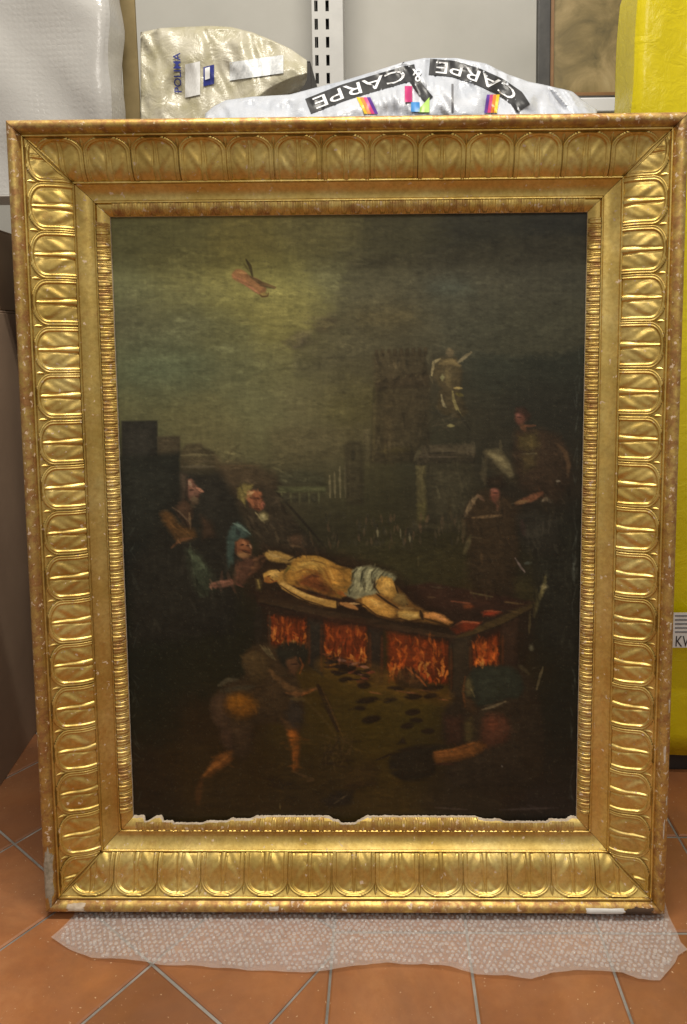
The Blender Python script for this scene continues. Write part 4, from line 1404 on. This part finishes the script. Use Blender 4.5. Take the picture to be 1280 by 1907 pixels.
def edge_dist(x, y, p):
    d = 9
    for i in range(len(p)):
        (x0, y0), (x1, y1) = p[i - 1], p[i]
        dx, dy = x1 - x0, y1 - y0
        t = max(0, min(1, ((x - x0) * dx + (y - y0) * dy) / (dx * dx + dy * dy + 1e-12)))
        d = min(d, math.hypot(x - x0 - t * dx, y - y0 - t * dy))
    return d


def wrap_z(x, y):
    if y > -.004: lift = 0
    else: lift = min(1, (-y - .004) / .05)
    return .0018 + lift * (.0045 + .005 * mnoise.noise((x * 7, y * 9, 1.3)) + .0035 * mnoise.noise((x * 22, y * 26, 5)) + .0012 * mnoise.noise((x * 70, y * 70, 8)))


bw = empty("bubble_wrap", (0, 0, 0))
tag(bw, "crumpled sheet of clear bubble wrap on the tiles under the gilded frame", "bubble wrap")
bm = bmesh.new()
ov = [bm.verts.new((x, y, 0)) for x, y in outline]
fc = bm.faces.new(ov)
bmesh.ops.triangulate(bm, faces=[fc])
for c0, c1, ax in ((-.6, .6, 0), (-.2, .13, 1)):
    g = c0
    while g < c1:
        no = (1, 0, 0) if ax == 0 else (0, 1, 0)
        bmesh.ops.bisect_plane(bm, geom=list(bm.verts) + list(bm.edges) + list(bm.faces), plane_co=(g, g, 0), plane_no=no)
        g += .012
for vv in bm.verts: vv.co.z = wrap_z(vv.co.x, vv.co.y)
me = bpy.data.meshes.new("film"); bm.to_mesh(me); bm.free()
me.polygons.foreach_set("use_smooth", [True] * len(me.polygons))
link("film", me, WRAP_SHEET, bw)
vs, fs = [], []
pb = .0092
row = 0
y = -.20
while y < .012:
    x = -.60 + (pb / 2 if row % 2 else 0)
    while x < .62:
        xx, yy = x + random.uniform(-.0013, .0013) + .006 * mnoise.noise((x * 4, y * 6, 9)), y + random.uniform(-.0011, .0011) + .006 * mnoise.noise((x * 5, y * 5, 2))
        if inside_poly(xx, yy, outline) and edge_dist(xx, yy, outline) > .006 and random.random() > .03:
            z = wrap_z(xx, yy) + .0002
            r, h = .0037 * random.uniform(.75, 1.08), .0036 * random.choice((1.2, 1, .9, .6, .25, .1))
            b0 = len(vs)
            sx_, sy_ = random.uniform(-.0014, .0014), random.uniform(-.0014, .0014)
            for (rr, hh) in ((1.0, 0), (.92, .55), (.62, .92)):
                for q in range(8):
                    a = q * math.pi / 4
                    vs.append((xx + sx_ * hh + math.cos(a) * r * rr, yy + sy_ * hh + math.sin(a) * r * rr, z + h * hh))
            vs.append((xx + sx_, yy + sy_, z + h))
            for k_ in range(2):
                for q in range(8):
                    a, b = b0 + k_ * 8 + q, b0 + k_ * 8 + (q + 1) % 8
                    fs.append((a, b, b + 8, a + 8))
            for q in range(8): fs.append((b0 + 16 + q, b0 + 16 + (q + 1) % 8, b0 + 24))
        x += pb
    y += pb * .866
    row += 1
bub = link("bubbles", mesh("bubbles", vs, fs, WRAP_BUBBLE, True), parent=bw)
bub["kind"] = "stuff"

# ------------------------------------------------------------------ stored things behind the frame


def carton(name, x0, x1, y0, y1, z0, z1, mat, rz=0.0, open_top=False, tape=True):
    """a cardboard carton: panels with a flap seam and a strip of tape"""
    cx_, cy_ = (x0 + x1) / 2, (y0 + y1) / 2
    root = empty(name, (cx_, cy_, z0), (0, 0, rz))
    hx, hy, hz = (x1 - x0) / 2, (y1 - y0) / 2, z1 - z0
    t = .005
    link("side_panel", box_mesh("side_panel", -hx, -hx + t, -hy + t, hy - t, 0, hz, mat, .0015), parent=root)
    link("side_panel", box_mesh("side_panel", hx - t, hx, -hy + t, hy - t, 0, hz, mat, .0015), parent=root)
    link("front_panel", box_mesh("front_panel", -hx, hx, -hy, -hy + t - .0004, 0, hz, mat, .0015), parent=root)
    link("back_panel", box_mesh("back_panel", -hx, hx, hy - t + .0004, hy, 0, hz, mat, .0015), parent=root)
    link("base_panel", box_mesh("base_panel", -hx + t, hx - t, -hy + t, hy - t, .001, .001 + t, mat), parent=root)
    if not open_top:
        link("flap", box_mesh("flap", -hx + .001, hx - .001, -hy + .001, -.0015, hz + .0005, hz + .0005 + t, mat, .0012), parent=root)
        link("flap", box_mesh("flap", -hx + .001, hx - .001, .0015, hy - .001, hz + .0005, hz + .0005 + t, mat, .0012), parent=root)
        if tape: link("tape_strip", box_mesh("tape_strip", -hx + .002, hx - .002, -.028, .028, hz + .006, hz + .0064, TAPE), parent=root)
    return root


p1, p2 = at_floor(0, 1465)[:2], at_floor(62, 1372)[:2]
dv = (p2 - p1) / np.linalg.norm(p2 - p1)
lv = np.array([-dv[1], dv[0]])
BRZ = math.atan2(dv[1], dv[0]) - math.pi / 2


def on_face(u, w):
    """point of the picture on the vertical plane through p1 and p2"""
    q = ray(u, w)
    n = np.array([-dv[1], dv[0], 0.0])
    return CAM + q * (n @ (np.array([*p1, 0]) - CAM)) / (n @ q)


ZB1, ZB2 = on_face(10, 578)[2], on_face(4, 440)[2] + .02


def left_carton(z0, z1, mat, inset_, length, label):
    c0 = p1 - dv * .22 + lv * inset_
    ctr = c0 + dv * length / 2 + lv * .30
    c_ = carton("cardboard_box", ctr[0] - .30, ctr[0] + .30, ctr[1] - length / 2, ctr[1] + length / 2, z0, z1, mat, BRZ)
    tag(c_, label, "box")
    return c_


left_carton(0.0, ZB1 - .007, CARD, 0.0, .86, "tall brown cardboard box on the tiles left of the gilded frame")
left_carton(ZB1 + .001, ZB2 - .007, CARD2, .012, .84, "low brown cardboard box on top of the tall box, under the wrapped parcel")
c = carton("cardboard_box", -.42, .50, .185, .56, 0.0, 1.33, CARD2)
tag(c, "wide cardboard box behind the gilded frame, carrying the bags", "box")


def soft_block(name, x0, x1, y0, y1, z0, z1, mat, amp, fr, seed, n=26, sag=0.0):
    bm = bmesh.new()
    bmesh.ops.create_cube(bm, size=1)
    bmesh.ops.subdivide_edges(bm, edges=list(bm.edges), cuts=n, use_grid_fill=True)
    for v in bm.verts:
        p = v.co * 2
        q = Vector([math.copysign(1 - (1 - abs(t)) ** 1.0, t) for t in p])
        r = .06
        L = max(abs(p.x), abs(p.y), abs(p.z))
        sh = sum(1 for t in p if abs(t) > .93)
        k = 1 - .018 * (sh - 1) if sh > 1 else 1
        co = Vector((x0 + (p.x * k + 1) / 2 * (x1 - x0), y0 + (p.y * k + 1) / 2 * (y1 - y0), z0 + (p.z * k + 1) / 2 * (z1 - z0)))
        d = Vector((mnoise.noise((co.x * fr, co.z * fr, seed)), mnoise.noise((co.y * fr + 9, co.z * fr * .6 + co.x * fr, seed)), .4 * mnoise.noise((co.x * fr, co.y * fr, seed + 7))))
        d2 = mnoise.ridged_multi_fractal((co.x * fr * 1.6 + seed, co.y * fr * 1.6, co.z * fr * .9), 1.0, 2.0, 3, 1.0, 2.0) * .25
        co += d * amp
        co.y -= d2 * amp * (1 if p.y < 0 else -1)
        if z0 < .1: co.z = max(co.z, .045)
        v.co = co
    me = bpy.data.meshes.new(name)
    bm.to_mesh(me)
    bm.free()
    me.materials.append(mat)
    me.polygons.foreach_set("use_smooth", [True] * len(me.polygons))
    return me


# bubble wrapped parcel, top left
pk = empty("wrapped_parcel", (-.80, .60, ZB2 + .002))
tag(pk, "large grey parcel packed in bubble wrap with tape, on the stacked boxes", "parcel")
xr = at_depth(231, 170, .50)[0]
link("wrapping", soft_block("wrapping", -.62, xr + .78, -.11, -.03, 0, .62, WRAP_PACK, .020, 7, 3.1, 34), parent=pk)
for (za, zb, xa) in ((.034, .046, -.60),):
    link("tape_strip", soft_block("tape_strip", xa, xr + .79, -.128, -.1225, za, zb, simple("clear_tape", (.62, .60, .56), (.70, .68, .63), 20, .12, .2, 80), .003, 9, 4.0, 12), parent=pk)

# cardboard sheet standing between the parcel and the beige bag
sh_a, sh_b = at_depth(229, 170, .60), at_depth(258, 170, .60)
st = link("cardboard_sheet", box_mesh("cardboard_sheet", sh_a[0], sh_b[0], .604, .612, ZB2 + .001, 2.05, CARD_OLIVE, .001))
tag(st, "narrow olive-brown strip of cardboard upright between the wrapped parcel and the beige bag", "cardboard")
cab = link("storage_cabinet", box_mesh("storage_cabinet", -.80, -.30, .60, 1.1, 0, ZB2, simple("cabinet_grey", (.40, .38, .35), (.46, .44, .40), 6, .6, .1, 60), .004))
tag(cab, "plain grey cabinet mostly hidden behind the parcels, carrying the beige bag", "cabinet")


class Pillow:
    """soft bag whose front is a wrinkled sheet between a lower and an upper outline, with a back and real depth"""
    def __init__(self, name, cols, y0, thick, lean, amp, fr, seed, mat, parent, nu=90, nv=26):
        self.cols, self.y0, self.lean, self.amp, self.fr, self.seed, self.thick = cols, y0, lean, amp, fr, seed, thick
        xs = [c[0] for c in cols]
        self.tp = lambda x: float(np.interp(x, xs, [c[1] for c in cols]))
        self.bt = lambda x: float(np.interp(x, xs, [c[2] for c in cols]))
        vs, fs = [], []
        for i in range(nu):
            u = xs[0] + (xs[-1] - xs[0]) * i / (nu - 1)
            for j in range(nv):
                py = self.tp(u) + (self.bt(u) - self.tp(u)) * j / (nv - 1)
                vs.append(self.pt(u, py))
        for i in range(nu):
            u = xs[0] + (xs[-1] - xs[0]) * i / (nu - 1)
            e = math.sin(math.pi * i / (nu - 1)) ** .5
            for j in range(nv):
                py = self.tp(u) + (self.bt(u) - self.tp(u)) * j / (nv - 1)
                p = Vector(self.pt(u, py))
                b = j / (nv - 1)
                p.y += thick * e * math.sin(math.pi / 2 * min(1, b * 1.6)) + .001
                p.z -= .002
                vs.append(tuple(p))
        F = grid_faces(nu, nv)
        N = nu * nv
        fs = [tuple(reversed(f)) for f in F] + [tuple(q + N for q in f) for f in F]
        for j in range(nv - 1):
            fs += [(j, j + 1, N + j + 1, N + j), ((nu - 1) * nv + j + 1, (nu - 1) * nv + j, N + (nu - 1) * nv + j, N + (nu - 1) * nv + j + 1)]
        for i in range(nu - 1):
            a, b = i * nv, (i + 1) * nv
            fs += [(a, N + a, N + b, b), (b + nv - 1, N + b + nv - 1, N + a + nv - 1, a + nv - 1)]
        me = mesh("film", vs, fs, mat, True)
        bm = bmesh.new(); bm.from_mesh(me); bmesh.ops.recalc_face_normals(bm, faces=bm.faces); bm.to_mesh(me); bm.free()
        self.body = link("film", me, parent=parent)

    def pt(self, u, py, off=0.0):
        t, b = self.tp(u), self.bt(u)
        g = (py - t) / max(1e-3, b - t)
        y = self.y0 + self.lean * (1 - g) ** 1.4 - off
        q = at_depth(u, py, y)
        w = self.amp * (mnoise.noise((q[0] * self.fr, q[2] * self.fr * .7, self.seed)) + .8 * abs(mnoise.noise((q[0] * self.fr * 2.1 + q[2] * 9, q[2] * self.fr * .9, self.seed + 3))))
        y += w
        q = at_depth(u, py, y)
        return (q[0], q[1], q[2])

    def patch(self, name, f, nu, nv, mat, off=.0022):
        """f(a,b) -> pixel, a,b in 0..1"""
        vs = [self.pt(*f(i / (nu - 1), j / (nv - 1)), off) for i in range(nu) for j in range(nv)]
        return link(name, mesh(name, vs, grid_faces(nu, nv), mat, True), parent=self.body)

    def text(self, body, f, mat, off=.0036, bold=0.0, name="lettering"):
        cu = bpy.data.curves.new("t", 'FONT')
        cu.body = body
        cu.resolution_u = 3
        cu.offset = bold
        ob = bpy.data.objects.new("t", cu)
        col.objects.link(ob)
        dg = bpy.context.evaluated_depsgraph_get()
        dg.update()
        me = bpy.data.meshes.new_from_object(ob.evaluated_get(dg))
        bpy.data.objects.remove(ob)
        bm = bmesh.new(); bm.from_mesh(me)
        bmesh.ops.triangulate(bm, faces=bm.faces)
        bmesh.ops.subdivide_edges(bm, edges=[e for e in bm.edges if e.calc_length() > .15], cuts=2)
        xs = [v.co.x for v in bm.verts]; ys = [v.co.y for v in bm.verts]
        a0, a1, b0, b1 = min(xs), max(xs), min(ys), max(ys)
        for v in bm.verts:
            v.co = Vector(self.pt(*f((v.co.x - a0) / (a1 - a0), (v.co.y - b0) / (b1 - b0)), off))
        me2 = bpy.data.meshes.new(name); bm.to_mesh(me2); bm.free()
        me2.materials.append(mat)
        return link(name, me2, parent=self.body)


def path(pts, half_up, half_dn):
    P = [np.array(p, float) for p in pts]
    d = [0]
    for a, b in zip(P, P[1:]): d.append(d[-1] + np.linalg.norm(b - a))

    def f(a, b):
        s = a * d[-1]
        x = np.interp(s, d, [p[0] for p in P])
        y = np.interp(s, d, [p[1] for p in P])
        e = 3
        x2, y2 = np.interp(min(s + e, d[-1]), d, [p[0] for p in P]), np.interp(min(s + e, d[-1]), d, [p[1] for p in P])
        x1, y1 = np.interp(max(s - e, 0), d, [p[0] for p in P]), np.interp(max(s - e, 0), d, [p[1] for p in P])
        tx, ty = x2 - x1, y2 - y1
        n = math.hypot(tx, ty) or 1
        nx, ny = ty / n, -tx / n
        w = -half_dn + (half_up + half_dn) * b
        return x + nx * w, y + ny * w
    return f


# white carrier bag with black printed bands
wb = empty("printed_plastic_bag", (0.02, .34, 1.32))
tag(wb, "white plastic bag with black lettered bands and coloured stripes behind the gilded frame", "bag")
wb_inv = Matrix.Translation((-0.02, -.34, -1.32))
bag = Pillow("bag", [(382, 212, 232), (398, 198, 240), (422, 186, 244), (470, 180, 246), (540, 176, 246), (585, 164, 248), (640, 150, 248), (700, 132, 248), (750, 116, 248), (790, 108, 248), (850, 108, 248), (905, 118, 248), (945, 138, 248),
                     (985, 152, 248), (1010, 157, 246), (1040, 164, 246), (1066, 170, 244), (1085, 186, 240), (1112, 204, 234)], .245, .20, .10, .034, 21, 2.0, BAG_WHITE, None, 150, 36)
bag.body.parent = wb
bag.body.matrix_parent_inverse = wb_inv
lband = path([(574, 198), (640, 172), (700, 154), (752, 139), (775, 134)], 15, 15)
rband = path([(800, 124), (845, 128), (890, 142), (930, 160), (962, 182), (975, 202)], 15, 15)
bag.patch("printed_band", lband, 50, 7, INK)
bag.patch("printed_band", rband, 50, 7, INK)
bag.patch("printed_band", path([(771, 148), (782, 165), (800, 186)], 9, 9), 12, 5, INK)
bag.text("CARPE", lambda a, b: lband(.90 - .84 * a, .86 - .72 * b), WHITE_INK, bold=0.0)
bag.text("&", lambda a, b: path([(786, 140), (768, 140)], 12, 12)(a, b), WHITE_INK)
bag.text("CARPE", lambda a, b: rband(.86 - .80 * a, .86 - .72 * b), WHITE_INK, bold=0.0)
cols_ = {"yellow": (.80, .55, .02), "orange": (.78, .24, .04), "pink": (.62, .06, .22), "purple": (.13, .05, .36), "magenta": (.50, .03, .16), "blue": (.03, .22, .55), "green": (.35, .56, .10)}
for i, cn in enumerate(("yellow", "orange", "pink", "purple")):
    x_ = 664 + i * 6.5
    bag.patch("stripe", lambda a, b, x_=x_: (x_ + 6.2 * a + 15 * b, 181 + 31 * b), 3, 8, inks(cn + "_stripe", cols_[cn]), .0026)
for i, cn in enumerate(("purple", "pink", "orange", "yellow")):
    x_ = 907 + i * 6
    bag.patch("stripe", lambda a, b, x_=x_: (x_ + 5.7 * a - 5 * b, 176 + 34 * b), 3, 8, inks(cn + "_stripe2", cols_[cn]), .0042)
bag.patch("logo_patch", lambda a, b: (754 + 14 * a, 160 + 30 * b), 4, 8, inks("magenta_print", cols_["magenta"]), .0040)
bag.patch("logo_patch", lambda a, b: (766 + 16 * a, 190 + 18 * b), 4, 6, inks("blue_logo", cols_["blue"]), .0050)
bag.patch("logo_patch", lambda a, b: (780 + 20 * a, 203 - 22 * a * (1 - b) + 6 * b), 6, 6, inks("green_logo", cols_["green"]), .0046)
bag.patch("fold_line", lambda a, b: (841 + 4 * a, 156 + 54 * b), 3, 8, simple("fold_grey", (.10, .10, .11), (.16, .16, .17), 20, .5, 0), .0022)  # fold drawn on the bag as a dark strip of colour

# beige polybag with blue print
pb_ = empty("beige_polybag", (-.30, .74, 1.26))
tag(pb_, "crumpled beige plastic bag with blue square logo and upright blue lettering", "bag")
beige = Pillow("beige", [(262, 60, 262), (300, 52, 262), (340, 50, 262), (390, 48, 262), (430, 50, 240), (470, 60, 190), (500, 72, 166), (540, 90, 146), (572, 112, 136)], .58, .18, .04, .022, 15, 6.0, BAG_BEIGE, None, 90, 30)
beige.body.parent = pb_
beige.body.matrix_parent_inverse = Matrix.Translation((.30, -.74, -1.26))
beige.text("POLIMA", lambda a, b: (339 - 14 * b - 3 * a, 172 - 74 * a), BLUE_INK, .004, .01)
beige.patch("logo_patch", lambda a, b: (379 + 20 * a, 161 - 36 * b - 5 * a), 6, 8, BLUE_INK, .004)
beige.patch("logo_patch", lambda a, b: (382 + 9 * a, 149 - 22 * b - 3 * a), 4, 6, WHITE_INK, .0075)
beige.patch("printed_panel", lambda a, b: (345 + 28 * a, 182 - 62 * b - 6 * a), 8, 10, simple("pale_print", (.52, .52, .50), (.72, .72, .72), 120, .4, 0, stretch=(6, 1, 1)), .003)
beige.patch("printed_panel", lambda a, b: (428 + 100 * a, 150 - 34 * b - 14 * a), 16, 8, simple("grey_mottle_print", (.40, .42, .43), (.70, .71, .72), 140, .35, 0), .003)

# closed box coloured near-black to paint the dark opening under the beige bag
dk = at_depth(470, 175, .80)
dc = carton("dark_opening_box", dk[0], at_depth(580, 175, .80)[0], .80, 1.04, 1.30, at_depth(520, 118, .80)[2], DARK, 0, False, False)
tag(dc, "near-black box standing in for the dark opening between the beige bag and the white bag", "box")
tb = at_depth(500, 178, .74)
tc_ = carton("small_carton", tb[0], at_depth(545, 178, .74)[0], .72, .79, 1.30, at_depth(520, 156, .72)[2], CARD, 0, False, False)
tag(tc_, "small tan carton in the dark gap above the white bag", "box")
sb = link("storage_bench", box_mesh("storage_bench", -.296, .12, .68, 1.1, 0, 1.296, simple("bench_grey", (.36, .34, .31), (.42, .40, .37), 6, .6, .1, 60), .004))
tag(sb, "plain dark grey bench mostly hidden behind the bags, carrying the small cartons", "bench")

# slotted steel upright
ux0, ux1 = at_depth(583, 140, 1.08)[0], at_depth(640, 140, 1.08)[0]
up = empty("slotted_upright", ((ux0 + ux1) / 2, 1.14, 0))
tag(up, "pale grey slotted steel upright of a rack standing against the wall", "rack upright")


def slotted_plate(x0, x1, y0, y1, z0, z1, slots, pitch, sw, sh):
    xs = sorted({x0, x1, *[s - sw / 2 for s in slots], *[s + sw / 2 for s in slots]})
    zs = [z0]
    z = z0 + pitch / 2
    while z < z1 - pitch / 2:
        zs += [z - sh / 2, z + sh / 2]
        z += pitch
    zs.append(z1)
    bm = bmesh.new()
    g = [[bm.verts.new((x, y0, z)) for z in zs] for x in xs]
    for i in range(len(xs) - 1):
        hole_col = any(abs((xs[i] + xs[i + 1]) / 2 - s) < sw * .3 for s in slots)
        for j in range(len(zs) - 1):
            if hole_col and j % 2 == 1: continue
            bm.faces.new((g[i][j], g[i + 1][j], g[i + 1][j + 1], g[i][j + 1]))
    r = bmesh.ops.extrude_face_region(bm, geom=list(bm.faces))
    for v in r['geom']:
        if isinstance(v, bmesh.types.BMVert): v.co.y = y1
    bmesh.ops.recalc_face_normals(bm, faces=bm.faces)
    me = bpy.data.meshes.new("slotted_face"); bm.to_mesh(me); bm.free()
    me.materials.append(STEEL)
    return me


hwid = (ux1 - ux0) / 2
link("slotted_face", slotted_plate(-hwid, hwid, -.060, -.057, 0, 2.4, (-hwid * .72, 0.0), .05, .010, .030), parent=up)
link("side_flange", box_mesh("side_flange", -hwid, -hwid + .003, -.0565, .04, 0, 2.4, STEEL), parent=up)
link("side_flange", box_mesh("side_flange", hwid - .003, hwid, -.0565, .04, 0, 2.4, STEEL), parent=up)
link("back_plate", box_mesh("back_plate", -hwid + .004, hwid - .004, .036, .039, 0, 2.4, DARK), parent=up)

# shelf with a small framed picture
z_sh = at_depth(1120, 181, .78)[2]
z_lo = at_depth(1120, 208, .78)[2]
xs0 = at_depth(960, 190, .78)[0]
sh = empty("wall_shelf", (xs0 + .3, 1.0, z_lo))
tag(sh, "white shelf below the small dark framed picture", "shelf")
link("board", box_mesh("board", -.30, .62, -.22, .249, 0, z_sh - z_lo, LAMINATE, .003), parent=sh)
for x_ in (-.2, .5): link("bracket", box_mesh("bracket", x_, x_ + .025, -.12, .249, -.03, -.001, STEEL), parent=sh)
pf_l = at_depth(1002, 150, .84)[0]
sp = empty("small_framed_picture", (pf_l, .84, z_sh + .001), (math.radians(-4), 0, 0))
tag(sp, "small brownish picture in a dark frame, leaning on the white shelf", "picture")
BLK = simple("dark_frame_wood", (.018, .017, .015), (.05, .046, .04), 20, .45, .2, 60)
SLIP = simple("brown_slip", (.16, .075, .02), (.22, .11, .035), 30, .5, .2, 90)
fw, ww, hh = .034, .46, .40
link("frame_bar", box_mesh("frame_bar", 0, fw, 0, .024, 0, hh, BLK, .003), parent=sp)
link("frame_bar", box_mesh("frame_bar", ww - fw, ww, 0, .024, 0, hh, BLK, .003), parent=sp)
link("frame_bar", box_mesh("frame_bar", fw + .0005, ww - fw - .0005, .001, .024, 0, .024, BLK, .003), parent=sp)
link("frame_bar", box_mesh("frame_bar", fw + .0005, ww - fw - .0005, .001, .024, hh - .024, hh, BLK, .003), parent=sp)
link("slip", box_mesh("slip", fw + .0005, fw + .010, .006, .020, .0245, hh - .0245, SLIP, .001), parent=sp)
link("slip", box_mesh("slip", fw + .0105, ww - fw - .0105, .006, .020, .0245, .034, SLIP, .001), parent=sp)
kk = NT("old_print")
vv = kk.coord()
cc = kk.ramp(kk.noise(vv, 9, 7, .65, .6), [(.25, (.05, .04, .012)), (.45, (.17, .125, .045)), (.6, (.27, .20, .085)), (.8, (.38, .30, .15))])
kk.l(cc, kk.b.inputs['Base Color'])
kk.b.inputs['Roughness'].default_value = .35
link("picture_sheet", box_mesh("picture_sheet", fw + .002, ww - fw - .002, .0135, .017, .026, hh - .026, kk.m), parent=sp)

# tall yellow bag on the right
yl = at_depth(1176, 160, .40)[0]
yb = empty("yellow_package", (yl + .30, .62, 0))
tag(yb, "tall flat bright yellow plastic-wrapped package behind the right side of the gilded frame", "package")
yme = soft_block("wrapping", -.30, .45, -.22, -.10, .052, 1.80, BAG_YELLOW, .015, 6, 8.3, 44)
sk = link("wrapping", yme, parent=yb)
pl = at_depth(1245, 1171, .385)
STK = simple("printed_sticker", (.55, .56, .56), (.74, .75, .75), 160, .5, 0, stretch=(1, 1, 5))
yy0 = .365
a_, b_ = at_depth(1248, 1206, yy0), at_depth(1340, 1141, yy0)
stk = link("sticker", box_mesh("sticker", a_[0] - yl - .30, b_[0] - yl - .30, yy0 - .62, yy0 - .62 + .001, a_[2], b_[2], PAPER), parent=yb)


def flat_text(body, x0, x1, z0, z1, y, mat, parent, name="lettering"):
    cu = bpy.data.curves.new("t", 'FONT')
    cu.body = body
    cu.resolution_u = 3
    ob = bpy.data.objects.new("t", cu)
    col.objects.link(ob)
    dg = bpy.context.evaluated_depsgraph_get(); dg.update()
    me = bpy.data.meshes.new_from_object(ob.evaluated_get(dg))
    bpy.data.objects.remove(ob)
    xs = [v.co.x for v in me.vertices]; ys = [v.co.y for v in me.vertices]
    for v in me.vertices:
        v.co = Vector((x0 + (v.co.x - min(xs)) / (max(xs) - min(xs)) * (x1 - x0), y, z0 + (v.co.y - min(ys)) / (max(ys) - min(ys)) * (z1 - z0)))
    me.materials.clear(); me.materials.append(mat)
    return link(name, me, parent=parent)


def stk_pt(u, w):
    q = at_depth(u, w, yy0)
    return q[0] - yl - .30, q[2]


(xa, za), (xb, zb) = stk_pt(1258, 1204), stk_pt(1294, 1184)
flat_text("KW", xa, xb, za, zb, yy0 - .62 - .0008, INK, yb)
GREYINK = simple("grey_ink", (.10, .10, .12), (.18, .18, .2), 30, .5, 0)
for i in range(5):
    (xa, za), (xb, zb) = stk_pt(1257, 1178 - i * 7.5), stk_pt(1325 - (i % 3) * 9, 1175.5 - i * 7.5)
    link("print_line", box_mesh("print_line", xa, xb, yy0 - .62 - .0006, yy0 - .62 - .0003, za, zb, GREYINK), parent=yb)
pal = link("dark_slab", box_mesh("dark_slab", yl + .02, yl + .80, .42, .80, 0, .044, DARK, .004))  # low near-black block filling the gap under the yellow package
tag(pal, "low dark plinth on the tiles under the yellow package", "slab")
